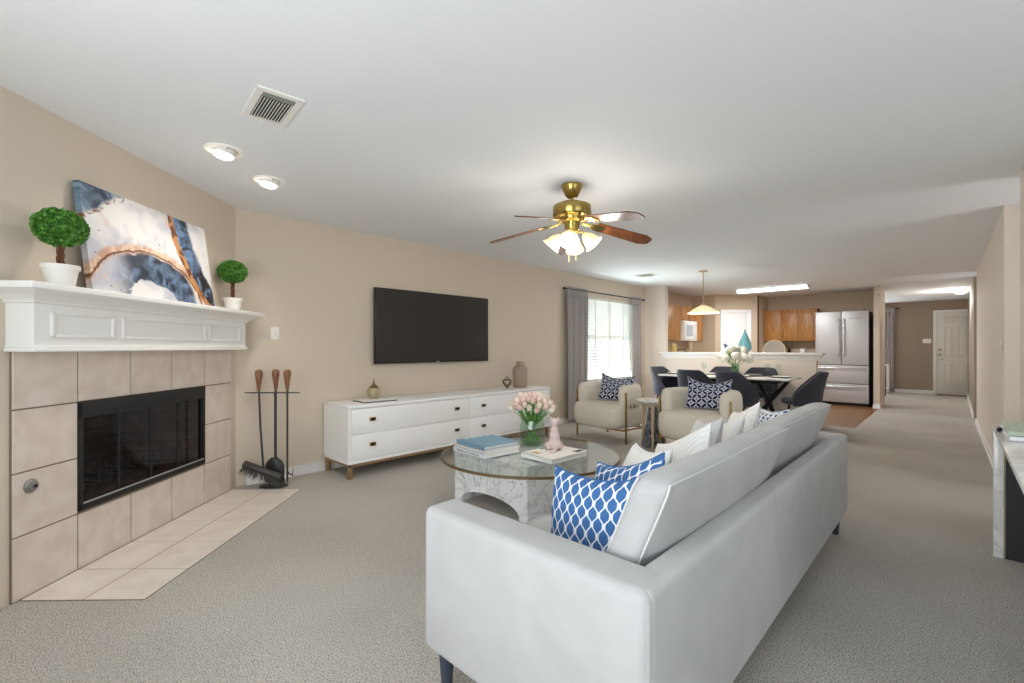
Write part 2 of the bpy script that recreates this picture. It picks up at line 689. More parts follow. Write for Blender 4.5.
# door of the pantry (structure)
mp = Matrix(((q, q, 0, -3.93), (q, -q, 0, 10.76), (0, 0, 1, 0), (0, 0, 0, 1)))  # local x along diag, local y out of the wall to the camera
PW0, PW1 = 0.185, 0.745
b = B()
b.box((PW0, 0.0, 0), (PW1, 0.012, 1.99), 0.002, mat=mp)
pd = struct('door_2', b, M['door'], 40)
b = B()
b.box((PW0 - 0.07, 0.0, 0), (PW0, 0.022, 1.99), 0.004, mat=mp)
b.box((PW1, 0.0, 0), (PW1 + 0.07, 0.022, 1.99), 0.004, mat=mp)
b.box((PW0 - 0.07, 0.0, 1.99), (PW1 + 0.07, 0.022, 2.06), 0.004, mat=mp)
b.build('door_frame', M['white'], pd, 40)
b = B()
b.tube([mp @ Vector((PW1 - 0.06, 0.01, 0.95)), mp @ Vector((PW1 - 0.06, 0.06, 0.95))], 0.012)
b.sphere(0.028, mp @ Vector((PW1 - 0.06, 0.075, 0.95)))
b.build('door_knob', M['steelh'], pd)
# foyer
b = B()
b.box((-4.6, 16.1, 0), (0.3, 16.24, H))
struct('wall_foyer', b, M['wall_f'])
# front door with six raised panels
fd = B()
fd.box((-0.335, 16.06, 0.01), (0.235, 16.1, 2.09), 0.003)
dr = struct('door_1', fd, M['door'], 40)
for (u0, u1, z0, z1) in ((-0.25, -0.07, 1.84, 1.97), (-0.25, -0.07, 0.98, 1.72), (-0.25, -0.07, 0.28, 0.78)):
    for du in (0.05, 0.295):
        if u0 + du + 0.18 > 0.26:
            continue
        b = B()
        a0, a1 = u0 + du, u1 + du
        b.box((a0, 16.035, z0), (a1, 16.06, z0 + 0.02), 0.003)
        b.box((a0, 16.035, z1 - 0.02), (a1, 16.06, z1), 0.003)
        b.box((a0, 16.035, z0), (a0 + 0.02, 16.06, z1), 0.003)
        b.box((a1 - 0.02, 16.035, z0), (a1, 16.06, z1), 0.003)
        b.box((a0 + 0.04, 16.035, z0 + 0.035), (a1 - 0.035, 16.06, z1 - 0.035), 0.006)
        b.build('door_panel', M['door'], dr)
b = B()
b.box((-0.40, 16.04, 0), (-0.335, 16.1, 2.09), 0.006)
b.box((-0.40, 16.04, 2.09), (0.235, 16.1, 2.155), 0.006)
b.build('door_frame', M['white'], dr)
for zz in (1.15, 1.02):
    b = B()
    b.sphere(0.032, (-0.27, 16.03, zz), (1, 0.6, 1))
    b.tube([(-0.27, 16.06, zz), (-0.27, 16.03, zz)], 0.013)
    b.build('door_lock', M['gold'], dr)
b = B()
b.tube([(-0.27, 16.06, 0.9), (-0.27, 16.02, 0.9), (-0.21, 16.015, 0.9)], 0.01)
b.build('door_handle', M['steelh'], dr)
tag(B().box((-0.33, 15.72, 0.0), (0.22, 16.03, 0.012), 0.004).build('door_mat', wood('brown_mat', '#4a372b', '#6b5444')), 'dark brown mat on the floor at the foot of the front door', 'mat')


# baseboards
def baseb(name, p0, p1, side=1, h=0.09, t=0.014):
    p0 = Vector((p0[0], p0[1], 0))
    p1 = Vector((p1[0], p1[1], 0))
    d = p1 - p0
    mat = Matrix.Translation(p0) @ Matrix.Rotation(math.atan2(d.y, d.x), 4, 'Z')
    bb = B()
    bb.box((0, 0, 0), (d.length, t * side, h), 0.005, 2, mat)
    bb.box((0, 0, 0), (d.length, (t + 0.006) * side, 0.02), 0.004, 2, mat)
    return struct(name, bb, M['white'], 40)


baseb('baseboard_left', (XW, 1.28), (XW, 8.47), -1)
baseb('baseboard_fireplace', FA(1.79, -0.012), FA(3.2, -0.012), 1)
baseb('baseboard_stub', (XW, 8.47), (-4.05, 8.47), -1)
baseb('baseboard_half', (-4.05, 8.48), (-1.56, 8.48), -1)
baseb('baseboard_right', (0.30, 5.66), (0.25, 10.3), 1)
baseb('baseboard_right_far', (0.235, 11.0), (0.235, 16.1), 1)
baseb('baseboard_column', (-1.165, 11.5), (-1.05, 11.5), -1)
baseb('baseboard_foyer', (-4.5, 16.1), (-0.40, 16.1), -1)
baseb('baseboard_side', (0.33, 4.06), (0.33, 4.78), 1)

# ------------------------------------------------------------------ dining window
b = B()
fw = 0.045
b.box((XW - 0.11, WY0, WZ0), (XW - 0.05, WY0 + fw, WZ1))
b.box((XW - 0.11, WY1 - fw, WZ0), (XW - 0.05, WY1, WZ1))
b.box((XW - 0.11, WY0, WZ0), (XW - 0.05, WY1, WZ0 + fw))
b.box((XW - 0.11, WY0, WZ1 - fw), (XW - 0.05, WY1, WZ1))
b.box((XW - 0.11, WY0, (WZ0 + WZ1) / 2 - 0.02), (XW - 0.05, WY1, (WZ0 + WZ1) / 2 + 0.02))
b.box((XW - 0.11, (WY0 + WY1) / 2 - 0.02, WZ0), (XW - 0.05, (WY0 + WY1) / 2 + 0.02, WZ1))
w1 = struct('window_1', b, M['white'])
B().box((XW - 0.085, WY0, WZ0), (XW - 0.08, WY1, WZ1)).build('window_pane', M['glass'], w1, 0)
B().box((XW - 0.1, WY0 - 0.03, WZ0 - 0.03), (XW + 0.03, WY1 + 0.03, WZ0), 0.005).build('window_sill', M['white'], w1)
# blinds
bl = thing('window_blind', 'white horizontal slat blind lowered in the dining window', 'blind', (XW - 0.022, (WY0 + WY1) / 2, WZ0))
hw = (WY1 - WY0) / 2 - 0.012
B().box((-0.02, -hw, WZ1 - WZ0 - 0.05), (0.035, hw, WZ1 - WZ0 - 0.004), 0.004).build('headrail', M['blind'], bl)
b = B()
ns = 28
for i in range(ns):
    zc = 0.03 + i * (WZ1 - WZ0 - 0.09) / (ns - 1)
    mt = Matrix.Translation((0, 0, zc)) @ Matrix.Rotation(R(-55), 4, 'Y')
    b.box((-0.029, -hw, -0.0012), (0.029, hw, 0.0012), mat=mt)
tag(b.build('slats', M['blind'], bl, 0), kind='stuff')
b = B()
for yy in (-hw * 0.6, 0.0, hw * 0.6):
    b.box((0.0, yy - 0.012, 0.0), (0.003, yy + 0.012, WZ1 - WZ0 - 0.05))
b.build('ladder_tape', M['blind'], bl, 0)
B().box((-0.02, -hw, 0.002), (0.02, hw, 0.022), 0.004).build('bottom_rail', M['blind'], bl)


# curtains
def curtain(y0, y1, z0, z1, label, seed, x=XW + 0.085):
    rnd = random.Random(seed)
    t = thing('curtain', label, 'curtain', (x, (y0 + y1) / 2, 0), 0, None)
    w = y1 - y0
    nf = max(3, int(round(w / 0.075)))
    nu, nv = nf * 10, 26
    bm = bmesh.new()
    uv = []
    rows = []
    zb = z1 - 0.13
    for j in range(nv + 1):
        zt = j / nv
        z = z0 + (zb - z0) * zt
        row = []
        for i in range(nu + 1):
            u = i / nu
            amp = 0.028 * (0.75 + 0.25 * zt) * (0.8 + 0.3 * math.sin(3.1 * u * nf + seed))
            px = amp * math.sin(2 * PI * u * nf + 0.5 * math.sin(zt * 3 + u * 4 + seed))
            row.append(bm.verts.new((px, (u - 0.5) * w * (1.0 - 0.03 * math.sin(zt * PI)), z)))
        rows.append(row)
    for j in range(nv):
        for i in range(nu):
            bm.faces.new((rows[j][i], rows[j][i + 1], rows[j + 1][i + 1], rows[j + 1][i]))
    bb = B()
    bb._merge(bm)
    o = bb.build('drape', M['curtain'], t, 80)
    md = o.modifiers.new('s', 'SOLIDIFY')
    md.thickness = 0.004
    bm = bmesh.new()
    rows = []
    for j in range(6):
        z = zb - 0.005 + 0.135 * j / 5
        row = []
        for i in range(nu + 1):
            u = i / nu
            px = 0.020 * math.sin(2 * PI * u * nf) * (0.55 + 0.45 * abs(j / 5 - 0.4))
            row.append(bm.verts.new((px, (u - 0.5) * w, z)))
        rows.append(row)
    for j in range(5):
        for i in range(nu):
            bm.faces.new((rows[j][i], rows[j][i + 1], rows[j + 1][i + 1], rows[j + 1][i]))
    bb = B()
    bb._merge(bm)
    o = bb.build('pleated_header', M['curtain'], t, 80)
    md = o.modifiers.new('s', 'SOLIDIFY')
    md.thickness = 0.007
    return t


def rod(y0, y1, z, label, x=XW + 0.085):
    r = thing('curtain_rod', label, 'curtain rod', (x, (y0 + y1) / 2, z))
    h = (y1 - y0) / 2
    B().tube([(0, -h, 0), (0, h, 0)], 0.011).build('pole', M['iron'], r)
    for s in (-1, 1):
        B().sphere(0.024, (0, s * (h + 0.015), 0)).build('finial', M['iron'], r)
        B().tube([(-0.084, s * (h - 0.05), 0), (0, s * (h - 0.05), 0)], 0.008).build('bracket', M['iron'], r)


curtain(5.80, 6.36, 0.02, 2.16, 'grey pleated curtain panel beside the white console, at the TV side of the dining window', 1)
curtain(7.80, 8.18, 0.02, 2.16, 'grey pleated curtain panel between the dining window and the corner by the breakfast bar', 4)
rod(5.74, 8.24, 2.125, 'dark metal curtain rod above the dining window')
# foyer curtain
fc = curtain(-0.30, 0.30, 0.03, 2.26, 'grey curtain panel hanging in the foyer beyond the refrigerator', 6)
fc.location = (-1.46, 16.0, 0)
fc.rotation_euler = (0, 0, R(90))
rr = thing('curtain_rod', 'dark curtain rod on the brown foyer wall', 'curtain rod', (-2.0, 16.02, 2.24))
B().tube([(-1.2, 0, 0), (0.88, 0, 0)], 0.011).build('pole', M['iron'], rr)
B().sphere(0.03, (0.9, 0, 0)).build('finial', M['iron'], rr)
B().tube([(0.86, 0.08, 0), (0.86, 0, 0)], 0.008).build('bracket', M['iron'], rr)
b = B()
b.box((-3.1, 16.07, 0.6), (-3.04, 16.1, 2.1))
b.box((-1.75, 16.07, 0.6), (-1.69, 16.1, 2.1))
b.box((-3.1, 16.07, 2.04), (-1.69, 16.1, 2.1))
b.box((-3.1, 16.07, 0.6), (-1.69, 16.1, 0.66))
struct('window_4', b, M['white'])

# ================================================================== FIREPLACE
fp = thing('fireplace', 'corner fireplace with beige tile surround, black firebox and white panelled mantel', 'fireplace', FO, FROT)
# substrate/grout slab (local coords: x=a, y=d)
b = B()
T = 0.012
b.box((0, -0.011, 0), (OA0, -0.004, 1.19))
b.box((OA1, -0.011, 0), (1.728, -0.004, 1.19))
b.box((OA0, -0.011, 0), (OA1, -0.004, OZ0 - 0.005))
b.box((OA0, -0.011, OZ1), (OA1, -0.004, 1.19))
b.build('grout_backing', M['grout'], fp, 0)
cols = [0.0, 0.345, 0.693, 1.042, 1.395, 1.728]
rows_ = [0.0, 0.303, 0.604, 0.905, 1.19]
b = B()
gg = 0.0036
for ci in range(5):
    for ri in range(4):
        if ri in (1, 2) and ci in (1, 2, 3):
            continue
        b.box((cols[ci] + gg, -0.01, rows_[ri] + gg), (cols[ci + 1] - gg, 0.002, rows_[ri + 1] - gg), 0.002, 1)
b.build('tile_surround', M['tile'], fp, 30)
# firebox
b = B()
b.box((OA0 + 0.02, -0.52, OZ0 + 0.02), (OA1 - 0.02, -0.5, OZ1 - 0.02))
for s in (0, 1):
    pass
ins = 0.14
b2 = bmesh.new()
pts = [(OA0 + 0.02, -0.02), (OA0 + ins, -0.5), (OA1 - ins, -0.5), (OA1 - 0.02, -0.02)]
zb0, zb1 = OZ0 + 0.022, OZ1 - 0.022
vv = [[b2.verts.new((p[0], p[1], z)) for p in pts] for z in (zb0, zb1)]
for i in range(3):
    b2.faces.new((vv[0][i], vv[0][i + 1], vv[1][i + 1], vv[1][i]))
b2.faces.new(vv[0])
b2.faces.new(vv[1])
b._merge(b2)
b.build('firebox_lining', M['soot'], fp, 0)
b = B()
b.box((OA0, -0.03, OZ1 - 0.09), (OA1, 0.012, OZ1), 0.003)
b.box((OA0, -0.03, OZ0), (OA1, 0.012, OZ0 + 0.035), 0.003)
b.box((OA0, -0.03, OZ0), (OA0 + 0.022, 0.012, OZ1), 0.003)
b.box((OA1 - 0.022, -0.03, OZ0), (OA1, 0.012, OZ1), 0.003)
b.build('firebox_frame', M['black'], fp, 40)
B().box((OA0 + 0.02, 0.006, OZ0 + 0.037), (OA1 - 0.02, 0.016, OZ0 + 0.043)).build('door_track', M['steel'], fp)
for i in range(4):
    a0 = OA0 + 0.022 + i * 0.25
    B().box((a0, -0.012, OZ0 + 0.042), (a0 + 0.248, -0.008, OZ1 - 0.09)).build('glass_door', M['firebox_glass'], fp, 0)
    bb = B()
    bb.box((a0, -0.014, OZ0 + 0.042), (a0 + 0.008, -0.006, OZ1 - 0.09))
    bb.box((a0 + 0.240, -0.014, OZ0 + 0.042), (a0 + 0.248, -0.006, OZ1 - 0.09))
    bb.build('glass_door_frame', M['black'], fp, 0)
# grate + gas log
b = B()
for i in range(7):
    aa = 0.62 + i * 0.085
    b.tube([(aa, -0.12, OZ0 + 0.16), (aa, -0.12, OZ0 + 0.08), (aa, -0.36, OZ0 + 0.08), (aa, -0.38, OZ0 + 0.13)], 0.008, 6)
for dd in (-0.16, -0.32):
    b.tube([(0.58, dd, OZ0 + 0.07), (1.17, dd, OZ0 + 0.07)], 0.008, 6)
for aa, dd in ((0.62, -0.16), (1.13, -0.16), (0.62, -0.32), (1.13, -0.32)):
    b.tube([(aa, dd, OZ0 + 0.07), (aa, dd, OZ0 + 0.022)], 0.008, 6)
b.build('grate', M['iron'], fp)
# mantel
b = B()
z0, z1 = 1.18, 1.425
b.box((0.0, -0.011, z0 + 0.03), (1.745, 0.12, z1 + 0.045))
b.box((-0.012, -0.011, z0), (1.757, 0.133, z0 + 0.018), 0.004)
b.box((-0.006, -0.011, z0 + 0.018), (1.751, 0.127, z0 + 0.03), 0.003)
mb = b.build('mantel_body', M['white'], fp, 40)
# crown under the shelf: stepped coves
b = B()
prof = [(0.0, 1.405), (0.012, 1.410), (0.016, 1.420), (0.03, 1.432), (0.048, 1.445), (0.066, 1.452), (0.085, 1.458), (0.095, 1.464)]
b2 = bmesh.new()
rings = []
for e, z in prof:
    rings.append([b2.verts.new(c) for c in ((-e, -0.011, z), (-e, 0.12 + e, z), (1.745 + e, 0.12 + e, z), (1.745 + e, -0.011, z))])
for r0, r1 in zip(rings, rings[1:]):
    for i in range(4):
        b2.faces.new((r0[i], r0[(i + 1) % 4], r1[(i + 1) % 4], r1[i]))
b2.faces.new(rings[0])
b2.faces.new(rings[-1])
bmesh.ops.recalc_face_normals(b2, faces=b2.faces)
b._merge(b2)
b.build('mantel_crown', M['white'], fp, 20)
b = B()
b.box((-0.135, -0.011, 1.464), (1.86, 0.225, 1.496), 0.006, 3)
b.build('mantel_shelf', M['white'], fp, 40)
for a0, a1 in ((0.08, 0.48), (0.515, 1.255), (1.305, 1.67)):
    bb = B()
    pz0, pz1 = 1.247, 1.374
    w = 0.016
    bb.box((a0, 0.115, pz0), (a1, 0.130, pz0 + w), 0.005)
    bb.box((a0, 0.115, pz1 - w), (a1, 0.130, pz1), 0.005)
    bb.box((a0, 0.115, pz0), (a0 + w * 1.3, 0.130, pz1), 0.005)
    bb.box((a1 - w * 1.3, 0.115, pz0), (a1, 0.130, pz1), 0.005)
    bb.build('mantel_panel', M['white'], fp, 40)
# gas key valve
b = B()
mk = Matrix.Translation((1.645, 0.0, 0.53)) @ Matrix.Rotation(R(-90), 4, 'X')
b.lathe([(0.0, 0.0), (0.034, 0.001), (0.034, 0.006), (0.028, 0.010), (0.026, 0.014), (0.02, 0.016), (0.018, 0.024), (0.008, 0.026), (0.008, 0.02), (0.0, 0.02)], 24, mat=mk)
b.build('gas_valve', Mat('worn_pewter', '#8b8985', 0.4, 0.5).m, fp)
B().box((1.637, 0.018, 0.522), (1.653, 0.027, 0.538)).build('key_hole', M['black'], fp, 0)
# hearth in the floor
hr = thing('hearth', 'flush floor hearth of pale square tiles in front of the fireplace', 'hearth', FO, FROT)
B().box((0.0, 0.004, -0.01), (1.70, 0.588, 0.0035)).build('grout_bed', M['grout'], hr, 0)
b = B()
hc = [0.0, 0.345, 0.693, 1.042, 1.395, 1.70]
for i in range(5):
    for j in range(2):
        x0, x1 = hc[i] + gg, hc[i + 1] - gg
        b.box((x0, 0.006 + j * 0.292 + gg, 0), (x1, 0.006 + (j + 1) * 0.292 - gg, 0.006), 0.001, 1)
b.build('tile_field', M['tile2'], hr, 30)


# ------------------------------------------------------------------ topiaries
def topiary(a, d, z, rball, rpot, hpot, hstem, label, seed):
    p = FA(a, d)
    t = thing('topiary_plant', label, 'topiary', (p[0], p[1], z), 0, None)
    B().lathe([(0, 0), (rpot * 0.74, 0), (rpot * 0.95, hpot * 0.8), (rpot * 1.03, hpot * 0.8), (rpot * 1.05, hpot), (rpot * 0.93, hpot), (rpot * 0.9, hpot * 0.9), (0, hpot * 0.9)], 32).build('plant_pot', M['pot'], t)
    zc = hpot + hstem + rball * 0.86
    st = []
    b = B()
    for k in range(3):
        b.tube([(0.008 * math.cos(i * 0.9 + k * 2.1), 0.008 * math.sin(i * 0.9 + k * 2.1), hpot * 0.85 + i * (hstem + 0.05) / 9) for i in range(10)], 0.009, 8)
    b.build('trunk', M['trunk'], t, 60)
    rnd = random.Random(seed)
    bm = bmesh.new()
    n = 1500
    for i in range(n):
        ph = math.acos(1 - 2 * (i + 0.5) / n)
        th = i * 2.399963
        dirv = Vector((math.sin(ph) * math.cos(th), math.sin(ph) * math.sin(th), math.cos(ph)))
        rr_ = rball * rnd.uniform(0.86, 1.03)
        c = Vector((dirv.x, dirv.y, dirv.z * 0.88)) * rr_
        nd = (dirv + Vector((rnd.uniform(-.8, .8), rnd.uniform(-.8, .8), rnd.uniform(-.4, .9)))).normalized()
        sd = nd.cross(Vector((rnd.uniform(-1, 1), rnd.uniform(-1, 1), rnd.uniform(-1, 1)))).normalized()
        up = nd.cross(sd)
        L, W = rball * 0.15, rball * 0.085
        base = c - nd * L * 0.5
        v = [bm.verts.new(base), bm.verts.new(base + nd * L * 0.5 + sd * W + up * L * 0.12), bm.verts.new(base + nd * L), bm.verts.new(base + nd * L * 0.5 - sd * W + up * L * 0.12)]
        bm.faces.new((v[0], v[1], v[2]))
        bm.faces.new((v[0], v[2], v[3]))
    b = B()
    b._merge(bm)
    b.sphere(rball * 0.86, s=(1, 1, 0.88))
    b.build('foliage', M['leaf'], t, 0, loc=(0, 0, zc))
    return t


topiary(1.635, 0.135, 1.496, 0.102, 0.070, 0.104, 0.095, 'larger ball topiary in white pot on the mantel, beside the dark blue painting corner', 1)
topiary(0.165, 0.11, 1.496, 0.102, 0.068, 0.100, 0.125, 'small ball topiary in a white pot at the TV wall end of the mantel', 2)

# ------------------------------------------------------------------ painting
m = Mat('abstract_painting', '#e8e6e4', 0.6)
tc = m.nt.nodes.new('ShaderNodeUVMap')
sp = m.nt.nodes.new('ShaderNodeSeparateXYZ')
m.nt.links.new(tc.outputs[0], sp.inputs[0])
u = X(m.nt, sp.outputs[0])
v = X(m.nt, sp.outputs[1])


def uvn(scale, det=4, dist=0.0, off=0.0):
    n = m.nt.nodes.new('ShaderNodeTexNoise')
    n.inputs['Scale'].default_value = scale
    n.inputs['Detail'].default_value = det
    n.inputs['Distortion'].default_value = dist
    mp_ = m.nt.nodes.new('ShaderNodeMapping')
    mp_.inputs['Location'].default_value = (off, off, off)
    mp_.inputs['Scale'].default_value = (1.7, 1, 1)
    m.nt.links.new(tc.outputs[0], mp_.inputs[0])
    m.nt.links.new(mp_.outputs[0], n.inputs['Vector'])
    return X(m.nt, n.outputs['Fac'])


nA = uvn(4, 6, 0.6)
nB = uvn(9, 6, 0.8, 3.0)
nC = uvn(2.5, 4, 0.3, 7.0)
jit = (nA - 0.5) * 0.16 + (nB - 0.5) * 0.07
col = m.mix(nC.step(0.45, 0.65), '#dedcdb', '#b9bac6')
col = m.mix(uvn(5, 3, 0.2, 11.0).step(0.60, 0.75) * 0.6, col, '#d9b497')
# big arc, centre (0.42,-0.05)
du_ = (u - 0.42) * 1.25
dv_ = (v + 0.12) * 0.95
rad = (du_ * du_ + dv_ * dv_).sqrt() + jit * 0.5
# blue cloud inside the arc
cl = (rad + jit * 0.6)
band = cl.gt(0.30) * cl.lt(0.55) * u.lt(0.80)
wet = (uvn(6, 5, 1.0, 5.0)).step(0.35, 0.65)
blue = m.mix(wet, '#222a3b', '#6c83a2')
blue = m.mix(uvn(3, 3, 0.5, 9.0).step(0.5, 0.65), blue, '#343a4a')
edge = (cl - 0.28).step(0.0, 0.02) * (0.575 - cl).step(0.0, 0.03) * (0.80 - u + jit).step(0.0, 0.05) * (u - 0.10 + jit).step(0.0, 0.2)
col = m.mix(edge, col, blue)
# amber ring around
rg = (rad - 0.60).abs()
ringm = (1.0 - rg.step(0.012, 0.07)) * u.lt(0.86)
col = m.mix(ringm * 0.75, col, m.mix(nB.step(0.4, 0.6), '#b9804f', '#e2bb93'))
rgl = (rad - 0.58).abs()
col = m.mix((1.0 - rgl.step(0.003, 0.014)) * u.lt(0.9), col, '#6b3f22')
# stripe from top centre-right falling to the bottom right
dl = u - (0.66 + (1.0 - v) * (1.0 - v) * 0.26 + 0.03 * (1.0 - v)) + jit * 0.35
st1 = dl.gt(-0.035) * dl.lt(0.02)
blueband = (dl - 0.01).step(0.0, 0.02) * (0.17 - dl + jit * 0.6).step(0.0, 0.03)
col = m.mix(blueband, col, m.mix(uvn(7, 5, 1.0, 2.0).step(0.35, 0.6), '#232a38', '#6c88ad'))
col = m.mix(blueband * (0.55 - v).step(0.0, 0.25) * nB.step(0.4, 0.55), col, '#241c1a')
col = m.mix(st1, col, m.mix(nB.step(0.4, 0.6), '#6b3c20', '#c48a52'))
# top-left blue/brown corner
cr = (u * 1.3 + (1.0 - v) * 1.1) + jit * 1.2
cm_ = (0.36 - cr).step(0.0, 0.05)
col = m.mix(cm_, col, m.mix(nA.step(0.4, 0.6), '#2c3a4e', '#86a0b8'))
cb = (cr - 0.36).abs()
col = m.mix((1.0 - cb.step(0.01, 0.05)) * (nB.step(0.45, 0.6)), col, '#7b5443')
# spatters
vor = m.nt.nodes.new('ShaderNodeTexVoronoi')
vor.inputs['Scale'].default_value = 16
m.nt.links.new(tc.outputs[0], vor.inputs['Vector'])
vd = X(m.nt, vor.outputs['Distance'])
col = m.mix(vd.lt(0.10) * nC.gt(0.5), col, '#4c566e')
m.color(col)
M['painting'] = m.m
PW, PH = 1.03, 0.595
art = thing('abstract_painting', 'large canvas of swirling blue, white and amber leaning on the wall above the mantel', 'painting', (0, 0, 0))
bm = bmesh.new()
uvl = bm.loops.layers.uv.new('UVMap')
bmesh.ops.create_cube(bm, size=1.0)
for w in bm.verts:
    w.co = Vector((w.co.x * PW, w.co.y * 0.032, (w.co.z + 0.5) * PH))
for f in bm.faces:
    for lp in f.loops:
        lp[uvl].uv = (0.5 - lp.vert.co.x / PW, lp.vert.co.z / PH)
me = bpy.data.meshes.new('canvas')
bm.to_mesh(me)
bm.free()
me.materials.append(M['painting'])
o = bpy.data.objects.new('canvas', me)
COL.objects.link(o)
o.parent = art
pp = FA(0.915, 0.095)
art.location = (pp[0], pp[1], 1.499)
art.rotation_euler = (R(7.5), 0, FROT)

# ------------------------------------------------------------------ fireplace tools
RV = Vector((math.cos(YAW), math.sin(YAW), 0))     # direction parallel to the crossbar
TS = (-4.25, 1.44)
TR = YAW
ts = thing('fireplace_tool_stand', 'black iron tool stand beside the fireplace', 'tool stand', (TS[0], TS[1], 0), TR)
B().lathe([(0, 0.0), (0.1, 0.0), (0.1, 0.008), (0.02, 0.014), (0.0, 0.014)], 24, mat=Matrix.Diagonal((1.2, 0.75, 1, 1))).build('base', M['iron'], ts)
B().tube([(0.012, 0, 0.01), (0.012, 0, 0.82)], 0.009).build('pole', M['iron'], ts)
b = B()
b.prism([(-0.25, -0.005), (-0.22, -0.02), (0.19, -0.02), (0.23, 0.0), (0.19, 0.02), (-0.22, 0.005)], 0.805, 0.813)
b.build('crossbar', M['iron'], ts, 30)


def handle(parent, z=0.83):
    return B().lathe([(0.0, 0.0), (0.014, 0.0), (0.016, 0.03), (0.024, 0.09), (0.031, 0.14), (0.029, 0.165), (0.018, 0.178), (0, 0.18)], 16, (0, 0, z)).build('handle', M['handle'], parent)


def tool(name, dx, dy, label, lean=0.0):
    p = Vector((TS[0], TS[1], 0)) + RV * dx + Vector((-RV.y, RV.x, 0)) * dy
    t = thing(name, label, 'fireplace tool', (p.x, p.y, 0), TR)
    return t


t = tool('fireplace_brush', -0.118, -0.02, 'iron hearth brush with wooden handle and grey bristles, on the fireplace side of its stand')
handle(t)
B().tube([(0, 0, 0.84), (0.02, -0.01, 0.5), (0.055, -0.03, 0.17)], 0.0085).build('shaft', M['iron'], t)
b = B()
mb_ = Matrix.Translation((0.065, -0.06, 0.115)) @ Matrix.Rotation(R(20), 4, 'Y') @ Matrix.Rotation(R(35), 4, 'X') @ Matrix.Scale(1.3, 4)
b.box((-0.13, -0.02, 0.035), (0.13, 0.02, 0.065), 0.006, mat=mb_)
b.build('brush_head', M['iron'], t)
b2 = bmesh.new()
rnd = random.Random(5)
for i in range(420):
    x0 = rnd.uniform(-0.125, 0.125)
    y0 = rnd.uniform(-0.016, 0.016)
    x1 = x0 * 1.3 + rnd.uniform(-0.02, 0.02)
    y1 = y0 * 2.4 + rnd.uniform(-0.01, 0.01)
    zz = -0.05 + rnd.uniform(-0.01, 0.01)
    vs3 = [b2.verts.new((x0 - 0.002, y0, 0.04)), b2.verts.new((x0 + 0.002, y0, 0.04)), b2.verts.new((x1, y1, zz))]
    b2.faces.new(vs3)
b = B()
b._merge(b2, mb_)
tag(b.build('bristles', M['brush'], t, 0), kind='stuff')
t = tool('fireplace_shovel', 0.0, 0.035, 'iron hearth shovel with wooden handle, hanging in the middle of its stand')
handle(t)
B().tube([(0, 0, 0.84), (0, 0, 0.24)], 0.0085).build('shaft', M['iron'], t)
b2 = bmesh.new()
nu_, nv_ = 10, 8
gr = []
for j in range(nv_ + 1):
    rw = []
    for i in range(nu_ + 1):
        uu = i / nu_ * 2 - 1
        vvv = j / nv_
        hw_ = 0.085 * math.sqrt(max(0.0, min(1, (1.02 - vvv) * 3.0)))
        rw.append(b2.verts.new((uu * hw_, -0.02 - 0.03 * (1 - uu * uu), 0.03 + vvv * 0.22)))
    gr.append(rw)
for j in range(nv_):
    for i in range(nu_):
        b2.faces.new((gr[j][i], gr[j][i + 1], gr[j + 1][i + 1], gr[j + 1][i]))
b = B()
b._merge(b2)
o = b.build('shovel_blade', M['iron'], t, 60)
md = o.modifiers.new('s', 'SOLIDIFY')
md.thickness = 0.003
t = tool('fireplace_poker', 0.118, 0.0, 'iron poker with wooden handle, on the television side of its stand')
handle(t)
B().tube([(0, 0, 0.84), (0, 0, 0.12)], 0.0085).build('shaft', M['iron'], t)
B().tube([(0, 0, 0.14), (0.0, 0, 0.05), (0.008, 0, 0.02)], [0.009, 0.008, 0.001]).build('point', M['iron'], t)
B().tube([(0, 0, 0.12), (0.045, 0, 0.09), (0.05, 0, 0.15)], [0.008, 0.007, 0.002]).build('hook', M['iron'], t)


# ------------------------------------------------------------------ light switches
def plate(loc, rz, n, label, w=0.075, h=0.115):
    t = thing('light_switch', label, 'light switch', loc, rz)
    W = w + 0.046 * (n - 1)
    B().box((-W / 2, 0, -h / 2), (W / 2, 0.006, h / 2), 0.003).build('wall_plate', M['plastic'], t)
    for i in range(n):
        xx = (i - (n - 1) / 2) * 0.046
        B().box((xx - 0.006, 0.005, -0.013), (xx + 0.006, 0.016, 0.013), 0.002).build('toggle', M['plastic'], t)


plate((XW + 0.001, 1.52, 1.33), R(-90), 1, 'white light switch on the wall between the mantel and the television')
plate((-0.52, 16.099, 1.37), R(180), 3, 'white triple light switch on the brown wall beside the front door', 0.075)
plate((0.296, 5.85, 1.22), R(90), 1, 'white light switch on the pale wall of the hallway')
for nm, yy, zz in (('a', 7.4, 0.33),):
    t = thing('wall_outlet', 'white wall outlet low on the half wall behind the dining chairs', 'outlet', (-3.95, 8.479, 0.33), R(180))
    B().box((-0.037, 0, -0.057), (0.037, 0.006, 0.057), 0.003).build('wall_plate', M['plastic'], t)
    for dz in (-0.02, 0.02):
        B().box((-0.014, 0.005, dz - 0.012), (0.014, 0.008, dz + 0.012), 0.002).build('socket', M['plastic'], t)

# ================================================================== TV + CONSOLE
tv = thing('television', 'wide black flat television mounted on the beige wall above the white console', 'television', (XW + 0.03, 3.305, 1.026))
b = B()
b.box((0.0, -0.815, 0), (0.035, 0.815, 0.812), 0.004)
b.build('housing', M['tvblack'], tv)
B().box((0.034, -0.805, 0.018), (0.037, 0.805, 0.803)).build('screen', M['tvscreen'], tv, 0)
B().box((0.034, -0.022, 0.004), (0.038, 0.022, 0.014)).build('logo_plate', M['steel'], tv, 0)
B().box((-0.03, -0.25, 0.2), (0.0, 0.25, 0.6)).build('wall_mount', M['black'], tv, 0)

